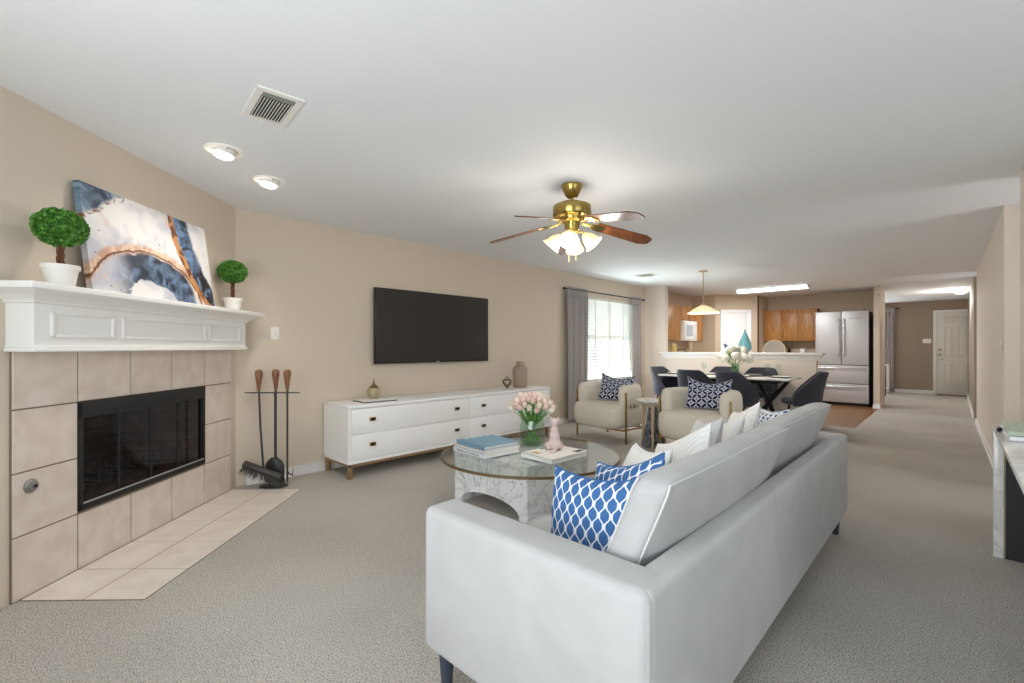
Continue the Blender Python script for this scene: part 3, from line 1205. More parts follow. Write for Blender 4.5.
CX0, CX1, CY0, CY1, CZ0, CZ1 = -4.445, -3.94, 1.965, 4.83, 0.135, 0.668
cs = thing('console', 'long low white drawer console on a slim tan metal base under the television', 'console', ((CX0 + CX1) / 2, (CY0 + CY1) / 2, 0))
hx, hy = (CX1 - CX0) / 2, (CY1 - CY0) / 2
b = B()
t_ = 0.028
b.box((-hx, -hy, CZ1 - t_), (hx, hy, CZ1), 0.002)
b.box((-hx, -hy, CZ0), (hx, hy, CZ0 + t_), 0.002)
b.box((-hx, -hy, CZ0 + t_), (hx, -hy + t_, CZ1 - t_))
b.box((-hx, hy - t_, CZ0 + t_), (hx, hy, CZ1 - t_))
b.box((-hx, -hy + 0.01, CZ0 + 0.01), (hx - 0.035, hy - 0.01, CZ1 - 0.01))
b.build('carcass', M['lacquer'], cs)
gapy = 0.003
ys = [-hy + t_ + 0.004, 0.0, hy - t_ - 0.004]
zsd = [CZ0 + t_ + 0.004, (CZ0 + CZ1) / 2, CZ1 - t_ - 0.004]
ys_ = [ys[0], 3.41 - (CY0 + CY1) / 2, ys[2]]
for ci in range(2):
    for ri in range(2):
        d = B().box((hx - 0.024, ys_[ci] + gapy / 2, zsd[ri] + gapy / 2), (hx - 0.004, ys_[ci + 1] - gapy / 2, zsd[ri + 1] - gapy / 2), 0.002).build('drawer', M['lacquer'], cs)
        for yy in (ys_[ci] + 0.21, ys_[ci + 1] - 0.185):
            zz = (zsd[ri] + zsd[ri + 1]) / 2 + 0.01
            bb = B()
            bb.box((hx - 0.004, yy - 0.031, zz - 0.017), (hx + 0.008, yy + 0.031, zz + 0.017), 0.003)
            hd = bb.build('handle', M['brass'], d)
            B().box((hx + 0.006, yy - 0.022, zz - 0.010), (hx + 0.0095, yy + 0.022, zz + 0.010), 0.001).build('handle_recess', M['darkmetal'], hd)
b = B()
zf = CZ0
for xx in (-hx + 0.012, hx - 0.04):
    b.box((xx, -hy + 0.01, zf - 0.028), (xx + 0.028, hy - 0.01, zf - 0.001), 0.002)
for yy in (-hy + 0.01, hy - 0.038):
    b.box((-hx + 0.012, yy, zf - 0.028), (hx - 0.012, yy + 0.028, zf - 0.001), 0.002)
b.build('base_frame', M['bronzewood'], cs)
for xx in (-hx + 0.012, hx - 0.05):
    for yy in (-hy + 0.01, hy - 0.048, -0.02):
        B().box((xx, yy, 0), (xx + 0.038, yy + 0.038, zf - 0.02), 0.002).build('leg', M['bronzewood'], cs)

# objects on the console
t = thing('book', 'thin white book with black cover edge lying on the console', 'book', (-4.17, 2.36, CZ1), R(-4))
B().box((-0.12, -0.17, 0.008), (0.12, 0.17, 0.018)).build('page_block', M['paper'], t, 0)
B().box((-0.125, -0.175, 0.018), (0.125, 0.175, 0.021)).build('front_cover', M['whitebook'], t, 0)
B().box((-0.125, -0.175, 0.0), (0.130, 0.175, 0.008)).build('back_cover', M['black'], t, 0)
t = thing('decorative_bottle', 'small gold teardrop bottle with a pointed top on the console book', 'ornament', (-4.22, 2.375, CZ1 + 0.0212))
B().lathe([(0, 0), (0.035, 0), (0.055, 0.015), (0.068, 0.05), (0.064, 0.085), (0.05, 0.105)], 28, cap=False).build('bottle_body', Mat('champagne_ceramic', '#b5a888', 0.3, 0.3).m, t, 60)
B().lathe([(0.051, 0.104), (0.036, 0.122), (0.016, 0.14), (0.008, 0.17), (0.004, 0.195), (0.0, 0.197)], 28).build('pointed_lid', Mat('olive_bronze', '#7e704a', 0.35, 0.6).m, t, 60)
t = thing('ribbed_vase', 'tall taupe ribbed glass vase at the window end of the console', 'vase', (-4.2, 4.52, CZ1))
b2 = bmesh.new()
rings = []
prof = [(0.0, 0.0), (0.085, 0.0), (0.095, 0.01), (0.096, 0.24), (0.08, 0.275), (0.05, 0.3), (0.05, 0.345), (0.044, 0.345), (0.044, 0.29)]
n = 72
for r_, z_ in prof:
    rings.append([b2.verts.new((r_ * (1 + 0.035 * math.cos(18 * 2 * PI * i / n)) * math.cos(2 * PI * i / n), r_ * (1 + 0.035 * math.cos(18 * 2 * PI * i / n)) * math.sin(2 * PI * i / n), z_)) for i in range(n)])
for a, d in zip(rings, rings[1:]):
    for i in range(n):
        b2.faces.new((a[i], a[(i + 1) % n], d[(i + 1) % n], d[i]))
b = B()
b._merge(b2)
b.build('vase_body', M['taupe'], t, 50)
t = thing('knot_ornament', 'small dark metal knot ornament on the console beside the ribbed vase', 'ornament', (-4.17, 4.24, CZ1))
b = B()
kp = []
for i in range(48):
    a = 2 * PI * i / 48
    kp.append((0.052 * math.cos(a), 0.03 * math.sin(2 * a), 0.065 + 0.052 * math.sin(a)))
b.tube(kp, 0.012, 8, True)
b.tube([(0.03 * math.sin(2 * 2 * PI * i / 40), 0.05 * math.cos(2 * PI * i / 40), 0.065 + 0.052 * math.sin(2 * PI * i / 40)) for i in range(40)], 0.012, 8, True)
b.tube([(0.022 * math.cos(2 * PI * i / 24), 0, 0.135 + 0.022 * math.sin(2 * PI * i / 24)) for i in range(24)], 0.005, 6, True)
b.build('ring_knot', Mat('pewter', '#7b6f63', 0.35, 0.8).m, t)

# ================================================================== SOFA
SX0, SX1, SY0, SY1, SZ0, SZ1 = -1.345, -0.495, 0.945, 3.64, 0.15, 0.645
sf = thing('sofa', 'long pale grey two-cushion sofa with its back to the hallway', 'sofa', ((SX0 + SX1) / 2, (SY0 + SY1) / 2, 0))
ox, oy = (SX0 + SX1) / 2, (SY0 + SY1) / 2


def sbox(lo, hi, bev, seg=4):
    return B().box((lo[0] - ox, lo[1] - oy, lo[2]), (hi[0] - ox, hi[1] - oy, hi[2]), bev, seg)


sbox((SX0, SY0, SZ0), (SX1 + 0.0, SY0 + 0.15, SZ1), 0.03, 5).build('arm', M['sofa'], sf)
sbox((SX0, SY1 - 0.15, SZ0), (SX1, SY1, SZ1), 0.03, 5).build('arm', M['sofa'], sf)
sbox((SX1 - 0.085, SY0 + 0.02, SZ0), (SX1 + 0.002, SY1 - 0.02, SZ1 - 0.001), 0.022, 5).build('back_panel', M['sofa'], sf)
sbox((SX0 + 0.02, SY0 + 0.1, SZ0 + 0.005), (SX1 - 0.05, SY1 - 0.1, 0.30), 0.01, 2).build('seat_base', M['sofa'], sf)
SM = (SY0 + SY1) / 2 + 0.02


def pillow_mesh(w, h, t, n=22, pinch=0.06, pw=0.42, sag=0.0, edge=0.004):
    """local: x width, z height, y thickness, uv 0..1"""
    bm = bmesh.new()
    uvl = bm.loops.layers.uv.new('UVMap')

    def pos(u, v, s):
        cx = u * w / 2 * (1 - pinch * (1 - v * v))
        cz = v * h / 2 * (1 - pinch * (1 - u * u))
        if v > 0:
            cz -= sag * v * (1 - u * u)
        th = max(0.0, (1 - u * u) * (1 - v * v)) ** pw * t / 2 + edge
        wob = 0.004 * mnoise.noise(Vector((u * 2.2, v * 2.2, s * 3.0 + w * 10)))
        return Vector((cx, s * (th + wob), cz))
    g = {}
    for s in (-1, 1):
        for j in range(n + 1):
            for i in range(n + 1):
                u_ = math.sin((i / n * 2 - 1) * PI / 2) * 0.35 + (i / n * 2 - 1) * 0.65
                v_ = math.sin((j / n * 2 - 1) * PI / 2) * 0.35 + (j / n * 2 - 1) * 0.65
                g[s, i, j] = (bm.verts.new(pos(u_, v_, s)), (u_ * 0.5 + 0.5, v_ * 0.5 + 0.5))
    for s in (-1, 1):
        for j in range(n):
            for i in range(n):
                q4 = [g[s, i, j], g[s, i + 1, j], g[s, i + 1, j + 1], g[s, i, j + 1]]
                if s == 1:
                    q4.reverse()
                f = bm.faces.new([a[0] for a in q4])
                for lp, a in zip(f.loops, q4):
                    lp[uvl].uv = a[1]
    bd = [(i, 0) for i in range(n)] + [(n, j) for j in range(n)] + [(i, n) for i in range(n, 0, -1)] + [(0, j) for j in range(n, 0, -1)]
    L = len(bd)
    for k in range(L):
        a, b_ = bd[k], bd[(k + 1) % L]
        q4 = [g[-1, a[0], a[1]], g[1, a[0], a[1]], g[1, b_[0], b_[1]], g[-1, b_[0], b_[1]]]
        f = bm.faces.new([x_[0] for x_ in q4])
        for lp, x_ in zip(f.loops, q4):
            lp[uvl].uv = x_[1]
    bmesh.ops.recalc_face_normals(bm, faces=bm.faces)
    return bm


def outline(w, h, pinch, sag, y=0.0, n=14):
    P_ = []
    seq = [(i / n * 2 - 1, -1) for i in range(n)] + [(1, j / n * 2 - 1) for j in range(n)] + [(1 - i / n * 2, 1) for i in range(n)] + [(-1, 1 - j / n * 2) for j in range(n)]
    for u_, v_ in seq:
        cz = v_ * h / 2 * (1 - pinch * (1 - u_ * u_))
        if v_ > 0:
            cz -= sag * v_ * (1 - u_ * u_)
        P_.append((u_ * w / 2 * (1 - pinch * (1 - v_ * v_)), y, cz))
    return P_


def obj_from(bm, name, mat, parent=None, smooth=80):
    me = bpy.data.meshes.new(name)
    bm.to_mesh(me)
    bm.free()
    me.materials.append(mat)
    for p in me.polygons:
        p.use_smooth = True
    me.set_sharp_from_angle(angle=R(smooth))
    o = bpy.data.objects.new(name, me)
    COL.objects.link(o)
    if parent:
        o.parent = parent
    return o


def box_cushion(name, x0, x1, y0, y1, z0, z1, lean, puff, mat, parent, pipe=True):
    """soft box: leaning back cushion or seat cushion, x depth, y width, z height; lean shears x by z"""
    bm = bmesh.new()
    bmesh.ops.create_cube(bm, size=2.0)
    bmesh.ops.bevel(bm, geom=list(bm.edges), offset=0.02, segments=2, affect='EDGES', profile=0.5)
    bm.free()
    n = (6, 18, 12)
    bm = bmesh.new()
    cache = {}
    cx, cy_, cz = (x0 + x1) / 2, (y0 + y1) / 2, (z0 + z1) / 2
    sx, sy, sz = (x1 - x0) / 2, (y1 - y0) / 2, (z1 - z0) / 2

    def V(i, j, k):
        key = (i, j, k)
        if key in cache:
            return cache[key]
        a, b_, c = i / n[0] * 2 - 1, j / n[1] * 2 - 1, k / n[2] * 2 - 1
        rr_ = 0.028
        p = Vector((a * sx, b_ * sy, c * sz))
        inner = Vector((max(-sx + rr_, min(sx - rr_, p.x)), max(-sy + rr_, min(sy - rr_, p.y)), max(-sz + rr_, min(sz - rr_, p.z))))
        d = p - inner
        if d.length > 1e-6:
            p = inner + d.normalized() * rr_ if (abs(a) == 1) + (abs(b_) == 1) + (abs(c) == 1) > 1 else inner + d.normalized() * min(d.length, rr_)
        fx = (1 - b_ * b_) * (1 - c * c)
        p.x += a * puff * fx ** 0.6
        p.z += (c * puff * 0.5 * (1 - a * a) * (1 - b_ ** 4))
        p.y += b_ * puff * 0.35 * (1 - c * c) * (1 - a * a)
        p.z += 0.006 * mnoise.noise(Vector((p.x * 3, p.y * 4, 0.3))) * (c > 0)
        p.x += 0.006 * mnoise.noise(Vector((0.7, p.y * 4, p.z * 5)))
        p.x += lean * (p.z + sz)
        v_ = bm.verts.new(p + Vector((cx - ox, cy_ - oy, cz)))
        cache[key] = v_
        return v_

    def face(f):
        bm.faces.new(f)
    for i in range(n[0]):
        for j in range(n[1]):
            for k in (0, n[2]):
                face([V(i, j, k), V(i + 1, j, k), V(i + 1, j + 1, k), V(i, j + 1, k)])
    for i in range(n[0]):
        for k in range(n[2]):
            for j in (0, n[1]):
                face([V(i, j, k), V(i + 1, j, k), V(i + 1, j, k + 1), V(i, j, k + 1)])
    for j in range(n[1]):
        for k in range(n[2]):
            for i in (0, n[0]):
                face([V(i, j, k), V(i, j + 1, k), V(i, j + 1, k + 1), V(i, j, k + 1)])
    bmesh.ops.recalc_face_normals(bm, faces=bm.faces)
    paths = []
    if pipe:
        rr_ = 0.010
        for i in (0, n[0]):
            loop = [(i, j, 0) for j in range(0, n[1])] + [(i, n[1], k) for k in range(0, n[2])] + [(i, j, n[2]) for j in range(n[1], 0, -1)] + [(i, 0, k) for k in range(n[2], 0, -1)]
            paths.append([cache[c].co.copy() for c in loop])
    o = obj_from(bm, name, mat, parent)
    md = o.modifiers.new('s', 'SUBSURF')
    md.levels = 1
    md.render_levels = 1
    for p in paths:
        b = B()
        b.tube(p, 0.0035, 6, True)
        b.build('piping', M['piping'], o)
    return o


BY = [SY0 + 0.165, 2.30, SY1 - 0.21]
BX = [0.012, -0.018]
for i in range(2):
    box_cushion('back_cushion', -0.795 + BX[i], -0.68 + BX[i], BY[i] + 0.004, BY[i + 1] - 0.004, 0.44, 0.858, 0.385, 0.022, M['sofa'], sf)
for i in range(2):
    box_cushion('seat_cushion', SX0 + 0.005, -0.66, BY[i] + 0.003, BY[i + 1] - 0.003, 0.30, 0.445, 0.0, 0.012, M['sofa'], sf, True)
# vertical seam cords at the two rear corners
for yy, s in ((SY0 + 0.018, 1), (SY1 - 0.018, -1)):
    b = B()
    b.tube([(SX1 - 0.006 - ox, yy - oy, SZ0 + 0.02), (SX1 - 0.006 - ox, yy - oy, SZ1 - 0.03), (SX1 - 0.02 - ox, yy - oy + s * 0.012, SZ1 - 0.012)], 0.0035, 8)
    b.build('corner_piping', M['piping'], sf)
for xx in (SX0 + 0.06, SX1 - 0.06):
    for yy in (SY0 + 0.06, SY1 - 0.06):
        B().tube([(xx - ox, yy - oy, 0.16), (xx - ox, yy - oy, 0.0)], [0.03, 0.018], 16).build('leg', M['navyleg'], sf)


# -------- cushion fabrics
def uv_xy(m, su, sv, rot=0.0):
    n = m.nt.nodes.new('ShaderNodeUVMap')
    mp_ = m.nt.nodes.new('ShaderNodeMapping')
    mp_.inputs['Scale'].default_value = (su, sv, 1)
    mp_.inputs['Rotation'].default_value = (0, 0, rot)
    m.nt.links.new(n.outputs[0], mp_.inputs[0])
    s = m.nt.nodes.new('ShaderNodeSeparateXYZ')
    m.nt.links.new(mp_.outputs[0], s.inputs[0])
    return X(m.nt, s.outputs[0]), X(m.nt, s.outputs[1])


def lattice(name, su, sv, rot=0.0):
    m = Mat(name, '#4f79ad', 0.85, spec=0.15)
    u_, v_ = uv_xy(m, su, sv, rot)
    A_ = u_ * (2 * PI)
    B_ = v_ * (2 * PI)
    f = (A_.cos() + B_.cos() + (A_ * 3.0).cos() * 0.10 - (B_ * 3.0).cos() * 0.10 + (A_.sin() * B_.sin()) * 0.0).abs()
    msk = 1.0 - f.step(0.24, 0.46)
    nn_ = m.noise(500, 2)
    c = m.mix(nn_.step(0.3, 0.7), '#355a90', '#4f7cb4')
    m.color(m.mix(msk, c, '#e9ecf1'))
    m.bump(nn_, 0.15, 0.002)
    return m.m


M['lattice'] = lattice('blue_lattice_fabric', 8.0, 4.6)
M['lattice2'] = lattice('blue_ogee_fabric', 7.0, 5.0, 0.5)
m = Mat('blue_brushstroke_fabric', '#ffffff', 0.9, spec=0.1)
u_, v_ = uv_xy(m, 1, 1, 0.4)
nz = m.noise(14, 4)
stv = ((u_ * 9.0 + nz * 1.6).frac() - 0.5).abs().lt(0.22) * ((v_ * 14.0 + (u_ * 9.0).floor() * 0.5 + nz).frac()).lt(0.62)
m.color(m.mix(stv, '#eceef2', '#3e6496'))
M['brushed'] = m.m
m = Mat('navy_petal_fabric', '#ffffff', 0.85, spec=0.15)
u_, v_ = uv_xy(m, 8, 7)
cu = u_.frac() - 0.5
cv = v_.frac() - 0.5
par = (u_.floor() + v_.floor()).mod(2.0) * 2.0 - 1.0
du2 = (cu + cv * par) * 0.7071
dv2 = (cu * par * -1.0 + cv) * 0.7071 * 1.0
dd2 = (cv - cu * par) * 0.7071
al = (cu + cv * par)
ac = (cu - cv * par)
lens = ((al / 0.86) * (al / 0.86) + (ac / 0.36) * (ac / 0.36)).lt(1.0)
ring = ((al / 1.05) * (al / 1.05) + (ac / 0.62) * (ac / 0.62)).lt(1.0)
c = m.mix(ring, '#8f98b4', '#d4d8e4')
c = m.mix(lens, c, '#1b2340')
m.color(c)
M['petal'] = m.m
m = Mat('white_ripple_fabric', '#efedeb', 0.9, spec=0.1)
u_, v_ = uv_xy(m, 1, 1, 0.9)
wv = ((u_ * 90.0 + (v_ * 6.0).sin() * 5.0 + m.noise(5, 2) * 14.0).sin())
m.color(m.mix(wv.step(-0.2, 0.9) * 0.35, '#f3f2f1', '#d5d3d2'))
m.bump(wv, 0.25, 0.003)
M['ripple'] = m.m
M['greypil'] = Mat('light_grey_fabric', '#cfcfd2', 0.9, spec=0.1).m
M['whitepil'] = Mat('white_fabric', '#eeedec', 0.9, spec=0.1).m


def pillow(name, label, cat, w, h, t, mat, loc, rot, pinch=0.06, sag=0.02, pipe=None, group=None):
    """loc = centre of the bottom edge; rot=(tilt about width axis, roll, heading)"""
    T_ = thing(name, label, cat, loc, 0, group)
    T_.rotation_euler = rot
    bm = pillow_mesh(w, h, t, pinch=pinch, sag=sag)
    bmesh.ops.translate(bm, verts=bm.verts, vec=(0, 0, h / 2))
    obj_from(bm, 'cushion_cover', mat, T_)
    b = B()
    b.tube([(p[0], p[1], p[2] + h / 2) for p in outline(w, h, pinch, sag)], 0.005, 6, True)
    b.build('piped_edge', pipe or mat, T_)
    return T_


# heading 0: face looks to -y
pillow('throw_pillow', 'blue and white lattice throw pillow standing against the near sofa arm', 'pillow', 0.385, 0.35, 0.12, M['lattice'], (-0.885, 1.30, 0.42), (R(-10), R(-5), R(-6)), pipe=M['lattice'], pinch=0.05)
pillow('throw_pillow', 'blue ogee patterned throw pillow tucked behind the blue and white lattice pillow', 'pillow', 0.44, 0.37, 0.13, M['lattice2'], (-0.83, 1.44, 0.435), (R(-12), R(-17), R(-26)), pinch=0.07)
pillow('throw_pillow', 'white throw pillow in the middle of the sofa, its corner beside the blue patterned pillow', 'pillow', 0.45, 0.37, 0.13, M['whitepil'], (-0.98, 1.70, 0.435), (R(-20), R(-9), R(-44)))
pillow('throw_pillow', 'white rippled throw pillow leaning on the middle of the sofa back', 'pillow', 0.50, 0.35, 0.13, M['ripple'], (-0.91, 2.00, 0.47), (R(-18), R(-22), R(-36)))
pillow('throw_pillow', 'plain light grey throw pillow between the two white pairs on the sofa', 'pillow', 0.41, 0.39, 0.12, M['greypil'], (-1.03, 2.46, 0.44), (R(-18), R(-10), R(-52)))
pillow('throw_pillow', 'white throw pillow at the far sofa end, before the peaked rippled one', 'pillow', 0.44, 0.37, 0.12, M['whitepil'], (-1.03, 2.72, 0.445), (R(-24), R(-14), R(-54)))
pillow('throw_pillow', 'white rippled throw pillow with a high peaked corner at the far end of the sofa', 'pillow', 0.45, 0.41, 0.12, M['ripple'], (-0.99, 2.95, 0.445), (R(-18), R(-15), R(-54)))
pillow('throw_pillow', 'blue and white brushstroke throw pillow by the far sofa arm', 'pillow', 0.42, 0.40, 0.12, M['brushed'], (-0.87, 3.10, 0.44), (R(-12), R(-3), R(-50)))

# ================================================================== COFFEE TABLE
CC = (-2.335, 2.625)
TZ = 0.40
ct = thing('coffee_table', 'round glass coffee table with brass rim and arched white marble base', 'coffee table', (CC[0], CC[1], 0))
TRD = 0.67
B().lathe([(0, TZ - 0.014), (TRD - 0.004, TZ - 0.014), (TRD - 0.004, TZ), (0, TZ)], 96).build('glass_top', M['tableglass'], ct, 30)
b = B()
b.lathe([(TRD - 0.006, TZ - 0.016), (TRD + 0.006, TZ - 0.016), (TRD + 0.006, TZ + 0.001), (TRD - 0.006, TZ + 0.001), (TRD - 0.006, TZ - 0.016)], 96, cap=False)
b.build('brass_rim', Mat('aged_bronze', '#8a765a', 0.35, 0.7).m, ct, 30)
# marble base: block with an arched tunnel
bw, bd, bh = 0.76, 0.72, TZ - 0.015
def arch_block(w, d, h, leg, rise):
    n = 20
    bm = bmesh.new()
    out = [(-w / 2, 0), (-w / 2, h), (w / 2, h), (w / 2, 0), (w / 2 - leg, 0)]
    r0 = w / 2 - leg
    for i in range(1, n):
        a = PI * i / n
        out.append((r0 * math.cos(a), rise * math.sin(a) ** 0.75 if True else 0))
    out.append((-w / 2 + leg, 0))
    f = [bm.verts.new((p[0], -d / 2, p[1])) for p in out]
    g_ = [bm.verts.new((p[0], d / 2, p[1])) for p in out]
    bm.faces.new(f)
    bm.faces.new(list(reversed(g_)))
    L = len(out)
    for i in range(L):
        bm.faces.new((f[i], f[(i + 1) % L], g_[(i + 1) % L], g_[i]))
    bmesh.ops.recalc_face_normals(bm, faces=bm.faces)
    bmesh.ops.triangulate(bm, faces=[fc_ for fc_ in bm.faces if len(fc_.verts) > 4])
    return bm


b = B()
b._merge(arch_block(bw, bd, bh, 0.075, 0.115))
o = b.build('marble_base', M['marble'], ct, 30)
o.rotation_euler = (0, 0, R(1))
o.location = (-0.145, 0.055, 0)

ZT = TZ + 0.001


def book(name, label, cat, w, d, h, loc, rz, cover, pages=None, group=None, spine_text=False):
    t = thing(name, label, cat, loc, rz, group)
    B().box((-w / 2 + 0.004, -d / 2 + 0.006, 0.003), (w / 2 - 0.006, d / 2 - 0.006, h - 0.003)).build('page_block', pages or M['paper'], t, 0)
    b = B()
    b.box((-w / 2, -d / 2, 0), (w / 2, d / 2, 0.003))
    b.box((-w / 2, -d / 2, h - 0.003), (w / 2, d / 2, h))
    b.box((-w / 2, -d / 2, 0), (w / 2, -d / 2 + 0.004, h))
    b.build('cover', cover, t, 0)
    return t


book('book', 'thick white book with dark lettered spine at the bottom of the coffee table stack', 'book', 0.37, 0.36, 0.038, (-2.60, 2.42, ZT), R(-4), M['whitecover'])
bk0 = [o for o in COL.objects if o.name.startswith('book') and o.type == 'EMPTY'][-1]
# illegible dark serif strokes on its spine
b = B()
rnd = random.Random(3)
xx = -0.13
for k in range(13):
    hgt = 0.016 if k in (0, 7, 9) else 0.012
    b.box((xx, -0.1812, 0.012), (xx + 0.004, -0.18, 0.012 + hgt))
    if k % 3 != 1:
        b.box((xx + 0.010, -0.1812, 0.012), (xx + 0.013, -0.18, 0.012 + hgt * (0.6 if k % 2 else 1)))
    b.box((xx, -0.1812, 0.012 + hgt * 0.45), (xx + 0.012, -0.18, 0.014 + hgt * 0.45))
    xx += 0.020 if k != 6 else 0.032
b.build('spine_lettering', M['ink'], bk0, 0)
book('book', 'slim pale book in the middle of the coffee table stack', 'book', 0.36, 0.35, 0.016, (-2.60, 2.425, ZT + 0.0385), R(-3), M['whitebook'])
book('book', 'light blue cloth book on top of the coffee table stack', 'book', 0.35, 0.34, 0.026, (-2.605, 2.435, ZT + 0.055), R(-5), M['lblue'])
bk = [o for o in COL.objects if o.name.startswith('book') and o.type == 'EMPTY'][-1]
bb = B()
for k, yy in enumerate((-0.09, -0.02, 0.05, 0.12)):
    bb.box((-0.165, yy - 0.022, 0.026), (-0.148, yy + 0.022, 0.0264))
bb.build('title_print', M['whitecover'], bk, 0)
book('book', 'large white book with tan mark lying under the pink figurine', 'book', 0.30, 0.40, 0.034, (-2.12, 2.655, ZT), R(-3), M['whitebook'])
bk2 = [o for o in COL.objects if o.name.startswith('book') and o.type == 'EMPTY'][-1]
bb = B()
bb.box((-0.10, -0.15, 0.034), (-0.03, -0.10, 0.0344))
bb.build('cover_patch', Mat('tan_print', '#c9a98a', 0.6).m, bk2, 0)
bb = B()
bb.box((-0.14, -0.02, 0.034), (-0.12, 0.14, 0.0344))
bb.box((0.08, 0.10, 0.034), (0.13, 0.19, 0.0344))
bb.build('cover_line', M['ink'], bk2, 0)

# pink figurine: seated little animal looking up (a glazed ornament)
fg = thing('animal_figurine', 'glossy pale pink seated animal figurine on the white coffee table book', 'figurine', (-2.145, 2.69, ZT + 0.0345), R(140))
b = B()
for c_, r_, sc_ in (((0, 0, 0.05), 0.05, (1, 0.95, 1.0)), ((0.006, 0, 0.095), 0.042, (0.95, 0.92, 1.2)), ((0.012, 0, 0.145), 0.033, (0.9, 0.95, 1.2)),
                    ((0.020, 0, 0.205), 0.034, (1.0, 0.95, 0.95)), ((0.052, 0, 0.198), 0.017, (1.4, 1, 0.85)),
                    ((0.002, 0.026, 0.228), 0.011, (0.7, 1, 1.8)), ((0.002, -0.026, 0.228), 0.011, (0.7, 1, 1.8)),
                    ((0.025, 0.044, 0.03), 0.030, (1.3, 0.8, 1.0)), ((0.025, -0.044, 0.03), 0.030, (1.3, 0.8, 1.0)),
                    ((0.065, 0.044, 0.012), 0.014, (1.5, 1, 0.85)), ((0.065, -0.044, 0.012), 0.014, (1.5, 1, 0.85)),
                    ((0.060, 0.018, 0.012), 0.012, (1.5, 1, 1)), ((0.060, -0.018, 0.012), 0.012, (1.5, 1, 1))):
    b.sphere(r_, c_, sc_, 16, 10)
b.tube([(0.035, 0.018, 0.13), (0.046, 0.019, 0.07), (0.054, 0.018, 0.012)], [0.016, 0.0125, 0.011], 10)
b.tube([(0.035, -0.018, 0.13), (0.046, -0.019, 0.07), (0.054, -0.018, 0.012)], [0.016, 0.0125, 0.011], 10)
b.tube([(-0.04, 0, 0.02), (-0.075, 0.015, 0.014), (-0.085, 0.045, 0.012), (-0.06, 0.065, 0.012)], [0.015, 0.012, 0.010, 0.006], 10)
fo = b.build('figure', M['pinkcer'], fg, 80)
md = fo.modifiers.new('merge', 'REMESH')
md.mode = 'VOXEL'
md.voxel_size = 0.0035
md.use_smooth_shade = True
md = fo.modifiers.new('soften', 'SMOOTH')
md.factor = 0.6
md.iterations = 5

# tulips + vase
VP = (-2.56, 2.905)
vz = thing('glass_vase', 'round ribbed clear glass vase of pink tulips on the coffee table', 'vase', (VP[0], VP[1], ZT))
b2 = bmesh.new()
rings = []
prof = [(0.0, 0.004), (0.085, 0.0), (0.1, 0.012), (0.1, 0.15), (0.094, 0.165), (0.094, 0.21)]
n = 64
for r_, z_ in prof:
    rings.append([b2.verts.new((r_ * (1 + 0.02 * math.cos(16 * 2 * PI * i / n)) * math.cos(2 * PI * i / n), r_ * (1 + 0.02 * math.cos(16 * 2 * PI * i / n)) * math.sin(2 * PI * i / n), z_)) for i in range(n)])
for a, d in zip(rings, rings[1:]):
    for i in range(n):
        b2.faces.new((a[i], a[(i + 1) % n], d[(i + 1) % n], d[i]))
b = B()
b._merge(b2)
o = b.build('vase_body', M['vaseglass'], vz, 60)
B().lathe([(0, 0.0), (0.09, 0.0), (0.098, 0.012), (0.092, 0.018), (0, 0.018)], 32).build('glass_foot', M['vaseglass'], vz)


def tulip_mesh():
    bm = bmesh.new()
    npet = 6
    for k in range(npet):
        inner = k % 2
        a0 = 2 * PI * k / npet
        rr_ = 0.0195 if not inner else 0.017
        g = []
        for j in range(7):
            t = j / 6
            prof_r = rr_ * (math.sin(PI * (0.10 + 0.72 * t)) ** 0.8) * (1.0 - 0.1 * t)
            z_ = t * 0.052
            wd_ = 0.62 * math.sin(PI * min(1.0, 0.12 + 0.86 * t)) ** 0.7
            row = []
            for i in range(5):
                s = (i / 4 * 2 - 1)
                an = a0 + s * wd_
                row.append(bm.verts.new((prof_r * math.cos(an), prof_r * math.sin(an), z_ - 0.004 * s * s)))
            g.append(row)
        for j in range(6):
            for i in range(4):
                bm.faces.new((g[j][i], g[j][i + 1], g[j + 1][i + 1], g[j + 1][i]))
    bmesh.ops.recalc_face_normals(bm, faces=bm.faces)
    me = bpy.data.meshes.new('bloom')
    bm.to_mesh(me)
    bm.free()
    for p in me.polygons:
        p.use_smooth = True
    return me


